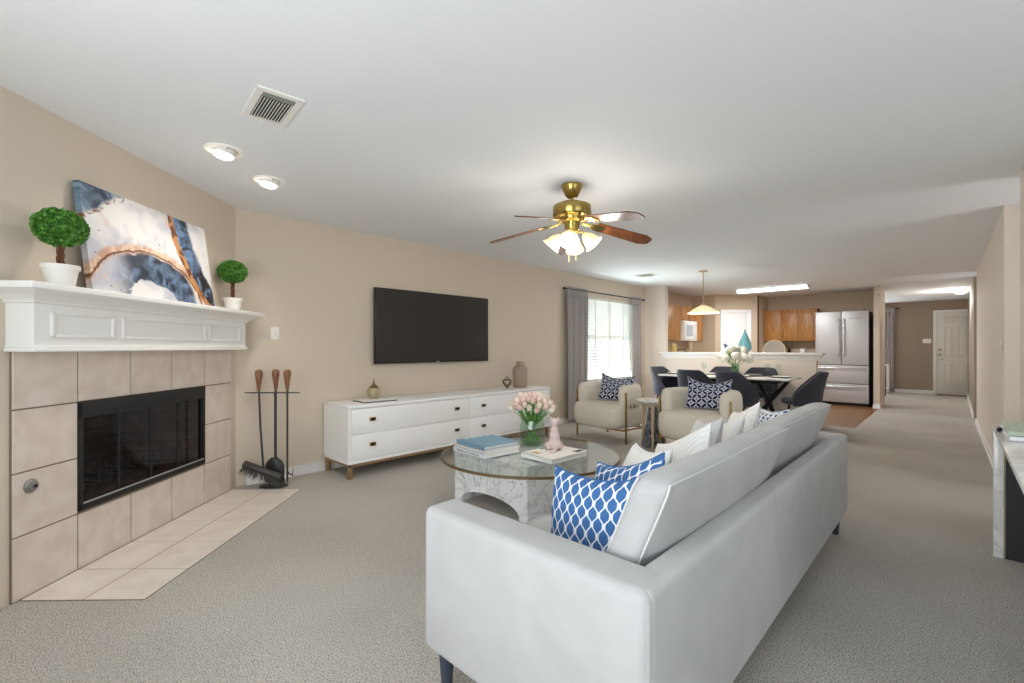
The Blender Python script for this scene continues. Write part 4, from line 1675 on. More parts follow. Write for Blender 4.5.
tm_p = tulip_mesh()
tm_p.materials.append(M['tulip_pink'])
tm_c = tm_p.copy()
tm_c.materials.clear()
tm_c.materials.append(M['tulip_cream'])
rnd = random.Random(11)
NT = 44
for i in range(NT):
    fr = (i + 0.5) / NT
    rr_ = math.sqrt(fr)
    an = i * 2.399963
    R0 = 0.165
    tip = Vector((rr_ * R0 * math.cos(an), rr_ * R0 * math.sin(an), 0.375 - 0.115 * fr ** 1.2 + rnd.uniform(-0.012, 0.012)))
    bs = Vector((tip.x * -0.42, tip.y * -0.42, 0.02))
    cream = rnd.random() < 0.3
    t = thing('tulip', ('cream tulip' if cream else 'pale pink tulip') + ' in the ribbed glass vase on the coffee table', 'tulip', (VP[0], VP[1], ZT), 0, ('cream tulips' if cream else 'pink tulips') + ' in the glass vase')
    mid = Vector((tip.x * 0.50, tip.y * 0.50, 0.21))
    pts = []
    for k in range(7):
        s = k / 6
        pts.append(bs * (1 - s) ** 2 + mid * 2 * s * (1 - s) + tip * s * s)
    B().tube(pts, 0.0034, 5).build('stem', M['stem'], t)
    d = (pts[-1] - pts[-2]).normalized()
    o = bpy.data.objects.new('bloom', tm_c if cream else tm_p)
    COL.objects.link(o)
    o.parent = t
    o.location = tip - d * 0.004
    o.rotation_euler = d.to_track_quat('Z', 'Y').to_euler()
    s_ = rnd.uniform(1.1, 1.35)
    o.scale = (s_, s_, s_)
    if True:
        # a leaf
        bm = bmesh.new()
        g = []
        for k in range(6):
            s = k / 5
            c = bs * (1 - s) + (mid * 1.0 + Vector((tip.x * 0.25, tip.y * 0.25, 0.05))) * s
            w_ = 0.012 * math.sin(PI * (0.1 + 0.88 * s))
            sd = Vector((-math.sin(an), math.cos(an), 0))
            g.append((bm.verts.new(c - sd * w_), bm.verts.new(c + Vector((tip.x, tip.y, 0)) * 0.03), bm.verts.new(c + sd * w_)))
        for a, c in zip(g, g[1:]):
            bm.faces.new((a[0], a[1], c[1], c[0]))
            bm.faces.new((a[1], a[2], c[2], c[1]))
        obj_from(bm, 'leaf', M['stem'], t)


# ================================================================== ARMCHAIRS
def armchair(loc, rz, label):
    t = thing('armchair', label, 'armchair', loc, rz, None)
    W, D = 0.80, 0.72
    # seat: superellipse slab
    bm = bmesh.new()
    n = 48
    prof = [(0.0, 0.185), (0.80, 0.185), (0.93, 0.197), (0.985, 0.24), (1.0, 0.31), (1.0, 0.40), (0.98, 0.445), (0.92, 0.472), (0.8, 0.485), (0.4, 0.492), (0.0, 0.494)]
    rings = []
    for s, z in prof:
        ring = []
        for i in range(n):
            a = 2 * PI * i / n
            ca, sa = math.cos(a), math.sin(a)
            e = 3.6
            rr_ = (abs(ca) ** e + abs(sa) ** e) ** (-1 / e)
            ring.append(bm.verts.new((ca * rr_ * W / 2 * s, sa * rr_ * D / 2 * s, z)))
        rings.append(ring)
    for a, d in zip(rings, rings[1:]):
        for i in range(n):
            bm.faces.new((a[i], a[(i + 1) % n], d[(i + 1) % n], d[i]))
    bmesh.ops.remove_doubles(bm, verts=bm.verts, dist=1e-5)
    obj_from(bm, 'seat', M['boucle'], t)
    # barrel back: rounded pad swept on a U
    hx_, fy, by = W / 2 - 0.055, -0.17, D / 2 - 0.06
    path = []
    rc = 0.24
    path += [Vector((-hx_, fy + (by - rc - fy) * k / 6, 0)) for k in range(6)]
    path += [Vector((-hx_ + rc - rc * math.cos(PI / 2 * k / 8), by - rc + rc * math.sin(PI / 2 * k / 8), 0)) for k in range(9)]
    path += [Vector((-hx_ + rc + (2 * hx_ - 2 * rc) * k / 5, by, 0)) for k in range(1, 5)]
    path += [Vector((hx_ - rc + rc * math.sin(PI / 2 * k / 8), by - rc + rc * math.cos(PI / 2 * k / 8), 0)) for k in range(9)]
    path += [Vector((hx_, by - rc - (by - rc - fy) * k / 6, 0)) for k in range(1, 7)]
    L = len(path)
    bm = bmesh.new()
    rings = []
    ns_ = 24
    # cumulative length for the end rounding
    cum = [0.0]
    for i in range(1, L):
        cum.append(cum[-1] + (path[i] - path[i - 1]).length)
    tot = cum[-1]
    extra = []
    samples = []
    for i in range(L):
        samples.append((path[i], i))
    def at(s):
        s = max(0, min(tot, s))
        for i in range(1, L):
            if cum[i] >= s:
                f = (s - cum[i - 1]) / max(1e-9, cum[i] - cum[i - 1])
                return path[i - 1].lerp(path[i], f)
        return path[-1]
    ss_ = [0, 0.006, 0.02, 0.045, 0.08] + [0.08 + (tot - 0.16) * k / 34 for k in range(1, 34)] + [tot - 0.08, tot - 0.045, tot - 0.02, tot - 0.006, tot]
    hh, tt, zc = 0.155, 0.072, 0.572
    for s in ss_:
        p = at(s)
        tg = (at(min(tot, s + 0.02)) - at(max(0, s - 0.02))).normalized()
        nr = Vector((tg.y, -tg.x, 0))
        e = min(s, tot - s)
        k = 1.0
        if e < 0.08:
            k = math.sqrt(max(0.0, 1 - (1 - e / 0.08) ** 2))
        ring = []
        for j in range(ns_):
            a = 2 * PI * j / ns_
            ca, sa = math.cos(a), math.sin(a)
            ex = 3.0
            r_ = (abs(ca) ** ex + abs(sa) ** ex) ** (-1 / ex)
            kh = 0.55 + 0.45 * k
            kt = 0.15 + 0.85 * k
            ring.append(bm.verts.new(p + nr * (ca * r_ * tt * kt) + Vector((0, 0, zc + sa * r_ * hh * kh))))
        rings.append(ring)
    for a, d in zip(rings, rings[1:]):
        for i in range(ns_):
            bm.faces.new((a[i], a[(i + 1) % ns_], d[(i + 1) % ns_], d[i]))
    bm.faces.new(rings[0])
    bm.faces.new(rings[-1])
    bmesh.ops.recalc_face_normals(bm, faces=bm.faces)
    obj_from(bm, 'barrel_back', M['boucle'], t)
    # brass frame
    for s in (-1, 1):
        b = B()
        b.box((s * (W / 2 + 0.012) - 0.008, -0.16, 0.0), (s * (W / 2 + 0.012) + 0.008, -0.135, 0.64), 0.003)
        b.build('leg', M['brass'], t)
        b = B()
        b.box((s * (W / 2 - 0.10) - 0.011, D / 2 - 0.02, 0.0), (s * (W / 2 - 0.10) + 0.011, D / 2 + 0.004, 0.56), 0.003)
        b.build('leg', M['brass'], t)
        b = B()
        b.box((s * (W / 2 + 0.012) - 0.006, -0.19, 0.165), (s * (W / 2 + 0.004) + 0.006, D / 2 - 0.12, 0.185), 0.003)
        b.build('side_rail', M['brass'], t)
        for yy in (-0.05, 0.02):
            B().box((s * (W / 2 + 0.006) - 0.008, yy - 0.008, 0.44), (s * (W / 2 + 0.006) + 0.008, yy + 0.008, 0.64), 0.003).build('arm_bracket', M['brass'], t)
    B().box((-W / 2 + 0.0, D / 2 - 0.14, 0.162), (W / 2, D / 2 - 0.12, 0.184), 0.003).build('rear_rail', M['brass'], t)
    B().box((-W / 2 - 0.01, -0.195, 0.162), (W / 2 + 0.01, -0.175, 0.184), 0.003).build('front_rail', M['brass'], t)
    return t


A1 = armchair((-3.31, 5.27, 0), R(-8), 'cream boucle barrel armchair in front of the dining window, beside the grey curtain')
A2 = armchair((-2.06, 5.18, 0), R(-6), 'cream boucle barrel armchair between the marble side table and the sofa')
pillow('throw_pillow', 'navy petal-patterned throw pillow on the armchair by the window', 'pillow', 0.45, 0.37, 0.13, M['petal'], (-3.25, 5.34, 0.492), (R(-20), R(5), R(20)), pinch=0.09, sag=0.05)
pillow('throw_pillow', 'navy petal-patterned throw pillow on the armchair next to the sofa', 'pillow', 0.48, 0.37, 0.13, M['petal'], (-2.03, 5.31, 0.492), (R(-14), R(2), R(12)), pinch=0.09, sag=0.06)

# side table
st = thing('side_table', 'small round marble side table between the two cream armchairs', 'side table', (-2.64, 5.22, 0), R(20))
B().lathe([(0, 0.47), (0.06, 0.475), (0.12, 0.51), (0.195, 0.548), (0.205, 0.556), (0.205, 0.568), (0, 0.57)], 48).build('table_top', M['marbletop'], st, 30)
B().lathe([(0, 0), (0.135, 0), (0.135, 0.012), (0.055, 0.47), (0, 0.475)], 8).build('cone_pedestal', M['marbledark'], st, 20)
for k in range(3):
    a = 2 * PI * k / 3 + R(35)
    ca, sa = math.cos(a), math.sin(a)
    B().tube([(0.16 * ca, 0.16 * sa, 0.0), (0.135 * ca, 0.135 * sa, 0.25), (0.115 * ca, 0.115 * sa, 0.515)], [0.012, 0.018, 0.026], 10).build('leg', M['palewood'], st)
t = thing('coaster', 'pale square coaster lying on the marble side table', 'coaster', (-2.65, 5.22, 0.57), R(15))
B().box((-0.07, -0.07, 0), (0.07, 0.07, 0.012), 0.004).build('pad', M['marble'], t)

# ================================================================== DINING
TX0, TX1, TY0, TY1 = -3.60, -1.66, 7.28, 8.00
dt = thing('dining_table', 'long white topped dining table in front of the breakfast bar', 'table', ((TX0 + TX1) / 2, (TY0 + TY1) / 2, 0))
hx, hy = (TX1 - TX0) / 2, (TY1 - TY0) / 2
B().box((-hx, -hy, 0.725), (hx, hy, 0.752), 0.006, 3).build('table_top', M['marbletop'], dt)
for s in (-1, 1):
    b = B()
    b.tube([(s * 0.62 - 0.22, -0.2, 0.02), (s * 0.62, 0, 0.37), (s * 0.62 + 0.22, 0.2, 0.71)], 0.03, 8)
    b.tube([(s * 0.62 + 0.22, -0.2, 0.02), (s * 0.62, 0, 0.37), (s * 0.62 - 0.22, 0.2, 0.71)], 0.03, 8)
    b.box((s * 0.62 - 0.25, -0.25, 0.70), (s * 0.62 + 0.25, 0.25, 0.724), 0.004)
    b.box((s * 0.62 - 0.25, -0.25, 0.0), (s * 0.62 + 0.25, 0.25, 0.02), 0.004)
    b.build('leg', M['darkmetal'], dt)
B().box((-0.75, -0.12, 0.66), (0.75, 0.12, 0.70), 0.004).build('apron', M['darkmetal'], dt)


def dining_chair(loc, rz, label):
    """front faces -y in local space, back at +y"""
    t = thing('dining_chair', label, 'chair', loc, rz)
    # seat
    bm = bmesh.new()
    n = 36
    prof = [(0, 0.40), (0.85, 0.405), (0.97, 0.42), (1.0, 0.45), (0.97, 0.475), (0.85, 0.488), (0, 0.492)]
    rings = []
    for s, z in prof:
        rings.append([bm.verts.new((0.235 * s * math.cos(2 * PI * i / n), 0.235 * s * math.sin(2 * PI * i / n), z)) for i in range(n)])
    for a, d in zip(rings, rings[1:]):
        for i in range(n):
            bm.faces.new((a[i], a[(i + 1) % n], d[(i + 1) % n], d[i]))
    bmesh.ops.remove_doubles(bm, verts=bm.verts, dist=1e-5)
    obj_from(bm, 'seat', M['charcoal'], t)
    bm = bmesh.new()
    nu, nv = 30, 12
    g = []
    for j in range(nv + 1):
        v_ = j / nv
        row = []
        for i in range(nu + 1):
            a = (i / nu * 2 - 1) * R(112)
            k = max(0.0, math.cos(a / R(112) * PI / 2))
            ztop = 0.50 + 0.37 * min(1.0, (k * 1.25)) ** 0.85
            z = 0.395 + (ztop - 0.395) * v_
            r_ = 0.235 + 0.035 * v_
            yy = r_ * math.cos(a) + 0.05 * v_ * v_ * k
            row.append(bm.verts.new((r_ * math.sin(a) * (1 - 0.10 * v_ * v_ * k), yy, z)))
        g.append(row)
    for j in range(nv):
        for i in range(nu):
            bm.faces.new((g[j][i], g[j][i + 1], g[j + 1][i + 1], g[j + 1][i]))
    bmesh.ops.recalc_face_normals(bm, faces=bm.faces)
    o = obj_from(bm, 'backrest', M['charcoal'], t)
    md = o.modifiers.new('s', 'SOLIDIFY')
    md.thickness = 0.035
    md.offset = 0.0
    md2 = o.modifiers.new('b', 'SUBSURF')
    md2.levels = 1
    md2.render_levels = 1
    for sx in (-1, 1):
        for sy in (-1, 1):
            B().tube([(sx * 0.13, sy * 0.13, 0.41), (sx * 0.21, sy * 0.20, 0.0)], [0.016, 0.009], 10).build('leg', M['darkmetal'], t)
    return t


c0 = dining_chair((-3.50, 7.50, 0), R(82), 'charcoal tub dining chair at the window end of the dining table')
dup(c0, (-2.86, 7.08, 0), R(172), 'charcoal tub dining chair, second from the window, its back to the white side table')
dup(c0, (-2.19, 6.86, 0), R(160), 'charcoal tub dining chair directly behind the armchair next to the sofa')
dup(c0, (-2.86, 8.10, 0), R(0), 'charcoal tub dining chair against the bar wall, partly hidden by the white flowers vase')
dup(c0, (-2.28, 8.10, 0), R(0), 'charcoal tub dining chair against the bar wall, behind the wine glasses')
dup(c0, (-1.56, 7.46, 0), R(-78), 'charcoal tub dining chair at the refrigerator end of the table, seen in full side view')

# place settings
TT = 0.753
SET = [(-3.2, 7.47), (-2.35, 7.47), (-2.9, 7.88), (-2.28, 7.88), (-3.48, 7.68), (-1.85, 7.68)]
WHO = ['at the near side seat by the window end', 'at the near side seat behind the sofa armchair', 'at the bar side seat behind the flowers', 'at the bar side seat toward the refrigerator', 'at the window end of the table', 'at the refrigerator end of the table']
pl0 = None
for (px, py), who in zip(SET, WHO):
    if pl0 is None:
        pl0 = thing('placemat', 'dark round placemat ' + who, 'placemat', (px, py, TT), 0, 'placemats on the dining table')
        B().lathe([(0, 0), (0.15, 0), (0.15, 0.004), (0, 0.004)], 32).build('mat_disc', Mat('slate_mat', '#5b5d60', 0.8).m, pl0, 30)
        dp0 = thing('dinner_plate', 'white dinner plate ' + who, 'plate', (px, py, TT + 0.0045), 0, 'plates on the dining table')
        B().lathe([(0, 0), (0.07, 0), (0.125, 0.014), (0.124, 0.018), (0.07, 0.006), (0, 0.006)], 32).build('plate_dish', M['pot'], dp0)
    else:
        dup(pl0, (px, py, TT), 0, 'dark round placemat ' + who)
        dup(dp0, (px, py, TT + 0.0045), 0, 'white dinner plate ' + who)


def wineglass(loc, label):
    t = thing('wine_glass', label, 'wine glass', loc, 0, 'wine glasses on the dining table')
    B().lathe([(0, 0), (0.034, 0.0), (0.032, 0.003), (0.005, 0.008), (0.0035, 0.05), (0.0035, 0.085)], 20).build('foot_and_stem', M['glass'], t, 50)
    B().lathe([(0.0035, 0.085), (0.025, 0.1), (0.038, 0.13), (0.039, 0.16), (0.032, 0.2)], 20, cap=False).build('bowl', M['glass'], t, 60)
    return t


wg = wineglass((-2.98, 7.66, TT), 'stemmed wine glass just beside the vase of white flowers')
dup(wg, (-2.05, 7.74, TT), 0, 'stemmed wine glass in front of the bar side chair, the nearer of a pair')
dup(wg, (-1.94, 7.92, TT), 0, 'stemmed wine glass in front of the bar side chair, the farther of a pair')

# white flowers
fvp = (-2.50, 7.68)
fv = thing('flower_vase', 'clear cylinder vase of white flowers on the dining table', 'vase', (fvp[0], fvp[1], TT))
B().lathe([(0, 0.004), (0.045, 0.0), (0.05, 0.01), (0.06, 0.2)], 28, cap=False).build('vase_body', M['vaseglass'], fv, 60)


def peony():
    bm = bmesh.new()
    rnd = random.Random(2)
    n = 90
    for i in range(n):
        fr = (i + 0.5) / n
        ph = math.acos(1 - 1.7 * fr)
        th = i * 2.399963
        d = Vector((math.sin(ph) * math.cos(th), math.sin(ph) * math.sin(th), math.cos(ph) * 0.75))
        c = d * 0.045
        sd = d.cross(Vector((0, 0, 1)) + Vector((0.01, 0, 0))).normalized()
        up = sd.cross(d).normalized()
        w_ = 0.021
        vs4 = [c - sd * w_ - up * w_ * .6, c + sd * w_ - up * w_ * .6, c + sd * w_ * 0.8 + up * w_ + d * 0.009, c - sd * w_ * 0.8 + up * w_ + d * 0.009]
        bm.faces.new([bm.verts.new(p) for p in vs4])
    bmesh.ops.create_icosphere(bm, subdivisions=2, radius=0.038)
    me = bpy.data.meshes.new('bloom')
    bm.to_mesh(me)
    bm.free()
    me.materials.append(M['white_petal'])
    return me


pm = peony()
rnd = random.Random(4)
FL = [(-0.10, 0.00, 0.37), (0.02, 0.02, 0.41), (-0.04, -0.06, 0.40), (0.10, 0.05, 0.38), (-0.13, 0.06, 0.28), (-0.11, -0.09, 0.26), (0.04, -0.09, 0.30), (0.14, -0.02, 0.28), (0.11, 0.10, 0.30), (-0.02, 0.11, 0.33), (0.19, 0.04, 0.25), (-0.19, 0.0, 0.30)]
for (x_, y_, z_) in FL:
    z_ += 0.02
    t = thing('white_flower', 'full white bloom in the clear vase on the dining table', 'flower', (fvp[0], fvp[1], TT), 0, 'white flowers in the dining table vase')
    tip = Vector((x_, y_, z_))
    mid = Vector((x_ * .3, y_ * .3, 0.2))
    bs = Vector((-x_ * .15, -y_ * .15, 0.02))
    pts = [bs * (1 - k / 5) ** 2 + mid * 2 * (k / 5) * (1 - k / 5) + tip * (k / 5) ** 2 for k in range(6)]
    B().tube(pts, 0.004, 5).build('stem', M['stem'], t)
    d = (pts[-1] - pts[-2]).normalized()
    o = bpy.data.objects.new('bloom', pm)
    COL.objects.link(o)
    o.parent = t
    o.location = tip
    o.scale = (1.25, 1.25, 1.25)
    o.rotation_euler = d.to_track_quat('Z', 'Y').to_euler()
    bm = bmesh.new()
    for k in range(9):
        an = rnd.uniform(0, 2 * PI)
        c = tip + Vector((0.035 * math.cos(an), 0.035 * math.sin(an), -0.03 - rnd.uniform(0, 0.05)))
        dr_ = Vector((math.cos(an), math.sin(an), rnd.uniform(-0.4, 0.4))).normalized()
        sd = dr_.cross(Vector((0, 0, 1))).normalized()
        Lf = 0.05
        v4 = [c, c + dr_ * Lf * .5 + sd * 0.017, c + dr_ * Lf, c + dr_ * Lf * .5 - sd * 0.017]
        bm.faces.new([bm.verts.new(p) for p in v4])
    obj_from(bm, 'leaf_spray', M['leaf'], t)

# teal drops on the bar
t = thing('teardrop_vase', 'large teal teardrop ornament standing on the breakfast bar ledge behind the white flowers', 'ornament', (-2.62, 8.55, 1.115))
B().lathe([(0, 0), (0.05, 0.0), (0.085, 0.03), (0.105, 0.085), (0.10, 0.15), (0.07, 0.23), (0.035, 0.31), (0.014, 0.36), (0.01, 0.40), (0, 0.40)], 32).build('drop_body', M['teal'], t, 60)
t = thing('bird_ornament', 'small dark blue bird ornament peeking above the white flowers on the bar ledge', 'ornament', (-2.92, 8.55, 1.115), R(150))
b = B()
b.sphere(0.035, (0, 0, 0.1), (1.5, 0.9, 1.0))
b.sphere(0.022, (0.05, 0, 0.135))
b.tube([(0.065, 0, 0.138), (0.09, 0, 0.145)], [0.007, 0.001], 8)
b.tube([(-0.03, 0, 0.10), (-0.10, 0, 0.13)], [0.02, 0.006], 8)
b.tube([(0, 0, 0.08), (0, 0, 0.0)], 0.005, 6)
b.lathe([(0, 0), (0.035, 0), (0.035, 0.008), (0, 0.008)], 16)
b.build('bird_body', Mat('slate_blue', '#4a6684', 0.4).m, t)

# ================================================================== KITCHEN


def cab_front(parent, x0, x1, z0, z1, y, fmat, pmat, knob=None, name='door'):
    """raised panel door in the local x/z plane; faces -y"""
    d = B()
    w = 0.055
    d.box((x0, y - 0.02, z0), (x1, y, z1), 0.003)
    o = d.build(name, fmat, parent)
    b = B()
    b.box((x0 + w, y - 0.024, z0 + w), (x1 - w, y - 0.018, z1 - w), 0.005)
    b.build('raised_panel', pmat, o)
    b = B()
    t = 0.009
    b.box((x0 + w - t, y - 0.026, z0 + w - t), (x1 - w + t, y - 0.019, z0 + w), 0.002)
    b.box((x0 + w - t, y - 0.026, z1 - w), (x1 - w + t, y - 0.019, z1 - w + t), 0.002)
    b.box((x0 + w - t, y - 0.026, z0 + w - t), (x0 + w, y - 0.019, z1 - w + t), 0.002)
    b.box((x1 - w, y - 0.026, z0 + w - t), (x1 - w + t, y - 0.019, z1 - w + t), 0.002)
    b.build('panel_moulding', M['oakd'], o)
    return o


kc = thing('kitchen_cabinet', 'honey oak three-door upper cabinet beside the refrigerator', 'cabinet', (-3.24, 12.29, 1.345))
B().box((0, -0.32, 0), (1.05, 0, 0.72)).build('body', M['oakd'], kc, 0)
for i in range(3):
    cab_front(kc, 0.012 + i * 0.343, 0.012 + (i + 1) * 0.343 - 0.012, 0.01, 0.71, -0.32, M['oak'], M['oak'])
# left wall cabinets: local frame faces +x : rotate 90deg => local -y -> +x


def leftcab(y0, y1, z0, z1, label, nd):
    t = thing('kitchen_cabinet', label, 'cabinet', (XW + 0.005, y0, z0), R(90))
    w = y1 - y0
    B().box((0, -0.32, 0), (w, 0, z1 - z0)).build('body', M['oakd'], t, 0)
    for i in range(nd):
        cab_front(t, 0.01 + i * (w - 0.01) / nd, (i + 1) * (w - 0.01) / nd, 0.01, z1 - z0 - 0.01, -0.32, M['oak'], M['oak'])


leftcab(8.66, 9.36, 1.34, 2.08, 'tall honey oak upper cabinet next to the wall stub in the kitchen', 1)
leftcab(9.37, 10.05, 1.78, 2.08, 'short honey oak cabinet above the microwave', 2)
leftcab(10.06, 10.52, 1.34, 2.08, 'narrow honey oak upper cabinet past the microwave', 1)
mw = thing('microwave', 'white over-range microwave under the short oak cabinet', 'microwave', (XW + 0.005, 9.38, 1.345), R(90))
B().box((0, -0.40, 0), (0.66, 0, 0.42), 0.008).build('body', M['plastic'], mw)
B().box((0.02, -0.415, 0.03), (0.46, -0.395, 0.39), 0.006).build('door', M['plastic'], mw)
B().box((0.08, -0.418, 0.09), (0.40, -0.414, 0.33)).build('window', Mat('microwave_glass', '#aeb4be', 0.2).m, mw)
B().box((0.49, -0.41, 0.05), (0.63, -0.398, 0.37), 0.003).build('control_panel', Mat('grey_panel', '#d8d6d2', 0.4).m, mw)
B().tube([(0.47, -0.42, 0.06), (0.47, -0.44, 0.08), (0.47, -0.44, 0.34), (0.47, -0.42, 0.36)], 0.008).build('handle', M['plastic'], mw)
# base units
bc = thing('base_cabinet', 'oak base cabinets along the window side wall of the kitchen', 'cabinet', (XW + 0.005, 8.70, 0), R(90))
B().box((0, -0.60, 0.1), (0.66, 0, 0.87)).build('body', M['oakd'], bc, 0)
B().box((0, -0.62, 0.87), (0.66, 0, 0.91), 0.004).build('countertop', Mat('tan_laminate', '#b59a7c', 0.4).m, bc)
B().box((0, -0.54, 0), (0.66, 0, 0.1)).build('toe_kick', M['dark'], bc, 0)
rg_ = thing('range', 'white cooking range under the microwave', 'stove', (XW + 0.005, 9.37, 0), R(90))
B().box((0, -0.62, 0.0), (0.68, 0, 0.91), 0.006).build('body', M['plastic'], rg_)
B().box((0, -0.06, 0.91), (0.68, 0, 1.06), 0.01).build('control_backsplash', M['plastic'], rg_)
for k in range(4):
    B().lathe([(0, 0), (0.075, 0), (0.075, 0.01), (0, 0.012)], 20, (0.18 + 0.32 * (k % 2), -0.20 - 0.26 * (k // 2), 0.911)).build('burner', M['black'], rg_)
bc2 = thing('base_cabinet', 'oak base cabinet below the three-door upper cabinet', 'cabinet', (-3.24, 12.29, 0))
B().box((0, -0.58, 0.1), (1.08, 0, 0.87)).build('body', M['oakd'], bc2, 0)
B().box((0, -0.62, 0.87), (1.08, 0, 0.91), 0.004).build('countertop', Mat('cream_laminate', '#c9b294', 0.4).m, bc2)
B().box((0, -0.52, 0), (1.08, 0, 0.1)).build('toe_kick', M['dark'], bc2, 0)
for i in range(3):
    cab_front(bc2, 0.015 + i * 0.352, 0.015 + (i + 1) * 0.352 - 0.012, 0.12, 0.85, -0.58, M['oak'], M['oak'])
# under-cabinet canister, cooktop pot
t = thing('canister', 'tall yellow canister on the counter under the oak cabinet by the wall stub', 'canister', (-4.10, 8.98, 0.91))
B().lathe([(0, 0), (0.06, 0), (0.06, 0.33), (0, 0.335)], 24).build('jar', Mat('mustard_glaze', '#d8bf74', 0.4).m, t, 30)
B().lathe([(0.062, 0.335), (0.062, 0.36), (0.015, 0.37), (0.015, 0.39), (0, 0.39)], 24).build('lid', Mat('butter_glaze', '#e2cd8d', 0.4).m, t, 30)
t = thing('kettle', 'white rounded kettle beside the yellow canister on the stove side', 'kettle', (-3.98, 9.10, 0.911))
B().lathe([(0, 0), (0.11, 0), (0.13, 0.05), (0.11, 0.14), (0.05, 0.19), (0.0, 0.2)], 28).build('kettle_body', M['pot'], t, 60)
B().tube([(0.09, 0, 0.15), (0.07, 0, 0.25), (-0.07, 0, 0.25), (-0.09, 0, 0.15)], 0.009).build('handle', M['black'], t)
B().tube([(0, 0.10, 0.09), (0, 0.18, 0.17)], [0.022, 0.01]).build('spout', M['pot'], t)
# round tray on the back counter
t = thing('round_tray', 'round cream-rimmed tray leaning on the kitchen back wall beneath the oak cabinets', 'tray', (-3.02, 11.86, 0.912))
t.rotation_euler = (R(-12), 0, 0)
mtr = Matrix.Translation((0, 0, 0.235)) @ Matrix.Rotation(R(90), 4, 'X')
B().lathe([(0, 0), (0.22, 0.0), (0.22, 0.012), (0, 0.012)], 40, mat=mtr).build('tray_disc', Mat('greige_inlay', '#a59b8c', 0.5).m, t, 30)
B().tube([(0.225 * math.cos(2 * PI * i / 40), -0.01, 0.235 + 0.225 * math.sin(2 * PI * i / 40)) for i in range(40)], 0.014, 8, True).build('tray_rim', Mat('cream_rim', '#d9c7a6', 0.5).m, t)
for dx, hh_, lab in ((-0.27 + 0.0, 0.40, 'dark brown bottle behind the round tray on the pantry side'), (0.27, 0.38, 'dark brown bottle behind the round tray on the refrigerator side')):
    t = thing('bottle', lab, 'bottle', (-3.0 + dx * 0.9, 12.18 - 0.06, 0.911), 0, 'brown bottles on the back counter')
    B().lathe([(0, 0), (0.036, 0), (0.036, 0.22), (0.014, 0.28), (0.013, hh_ - 0.01), (0.0, hh_)], 20).build('bottle_body', Mat('brown_glass', '#3b2413', 0.15).m, t, 50)
    B().lathe([(0.0155, hh_ - 0.04), (0.0155, hh_ + 0.004), (0, hh_ + 0.004)], 16).build('cap', M['gold'], t, 30)
t = thing('paper_towel_roll', 'white roll standing on the back counter near the refrigerator', 'paper towel', (-2.47, 12.05, 0.911))
B().lathe([(0.02, 0), (0.06, 0), (0.06, 0.26), (0.02, 0.26), (0.02, 0)], 24, cap=False).build('roll', M['paper'], t, 30)
B().lathe([(0, 0), (0.008, 0), (0.008, 0.30), (0, 0.30)], 10).build('spindle', M['steel'], t)

# refrigerator
rf = thing('refrigerator', 'tall brushed steel french-door refrigerator with two bottom drawers', 'refrigerator', (-1.70, 11.66, 0))
W2 = 0.455
B().box((-W2, 0.05, 0.04), (W2, 0.62, 1.94), 0.006).build('body', Mat('fridge_side', '#55565a', 0.5, 0.3).m, rf)
for s in (-1, 1):
    x0, x1 = (s * W2, s * 0.004) if s < 0 else (s * 0.004, s * W2)
    d = B().box((x0, -0.02, 0.84), (x1, 0.045, 1.95), 0.008, 3).build('door', M['steel'], rf)
    B().tube([(s * 0.045, -0.02, 1.02), (s * 0.045, -0.065, 1.04), (s * 0.045, -0.065, 1.78), (s * 0.045, -0.02, 1.80)], 0.012, 10).build('handle', M['steelh'], d)
for z0, z1 in ((0.06, 0.445), (0.455, 0.83)):
    d = B().box((-W2, -0.02, z0), (W2, 0.045, z1), 0.008, 3).build('drawer', M['steel'], rf)
    B().tube([(-W2 + 0.05, -0.02, z1 - 0.055), (-W2 + 0.06, -0.06, z1 - 0.055), (W2 - 0.06, -0.06, z1 - 0.055), (W2 - 0.05, -0.02, z1 - 0.055)], 0.011, 10).build('handle', M['steelh'], d)
B().box((-W2, 0.02, 0), (W2, 0.6, 0.06)).build('kick_plate', M['black'], rf, 0)
B().box((0.13, -0.0225, 1.795), (0.33, -0.02, 1.808)).build('name_strip', Mat('grey_lettering', '#77777a', 0.5).m, rf, 0)
for s in (-1, 1):
    B().box((s * 0.40 - 0.04, 0.0, 1.95), (s * 0.40 + 0.04, 0.1, 1.965), 0.003).build('hinge_cover', M['dark'], rf)

# thermostat-like smoke sensor on the column
t = thing('motion_sensor', 'small round white sensor high on the column beside the refrigerator', 'sensor', (-1.09, 11.498, 2.28))
B().sphere(0.045, (0, -0.02, 0), (1, 0.7, 1)).build('dome', M['plastic'], t)
B().box((-0.035, -0.012, -0.035), (0.035, 0.002, 0.035), 0.004).build('base_plate', M['plastic'], t)

# foyer console
t = thing('foyer_table', 'white framed console table under the foyer curtain beyond the column', 'table', (-1.62, 15.62, 0))
B().box((-0.40, -0.17, 0.72), (0.37, 0.17, 0.76), 0.004).build('table_top', M['white'], t)
for sx in (-0.385, 0.335):
    for sy in (-0.165, 0.13):
        B().box((sx, sy, 0), (sx + 0.035, sy + 0.035, 0.72), 0.003).build('leg', M['white'], t)
B().box((-0.38, -0.15, 0.12), (0.35, 0.15, 0.15), 0.003).build('lower_shelf', M['white'], t)
t = thing('foyer_chair', 'dark legged chair with a tan back at the edge of the foyer behind the column', 'chair', (-1.42, 14.3, 0), R(90))
B().box((-0.2, -0.2, 0.43), (0.2, 0.2, 0.48), 0.015, 3).build('seat', M['charcoal'], t)
B().box((-0.2, 0.17, 0.55), (0.2, 0.20, 0.75), 0.012, 3).build('backrest', M['palewood'], t)
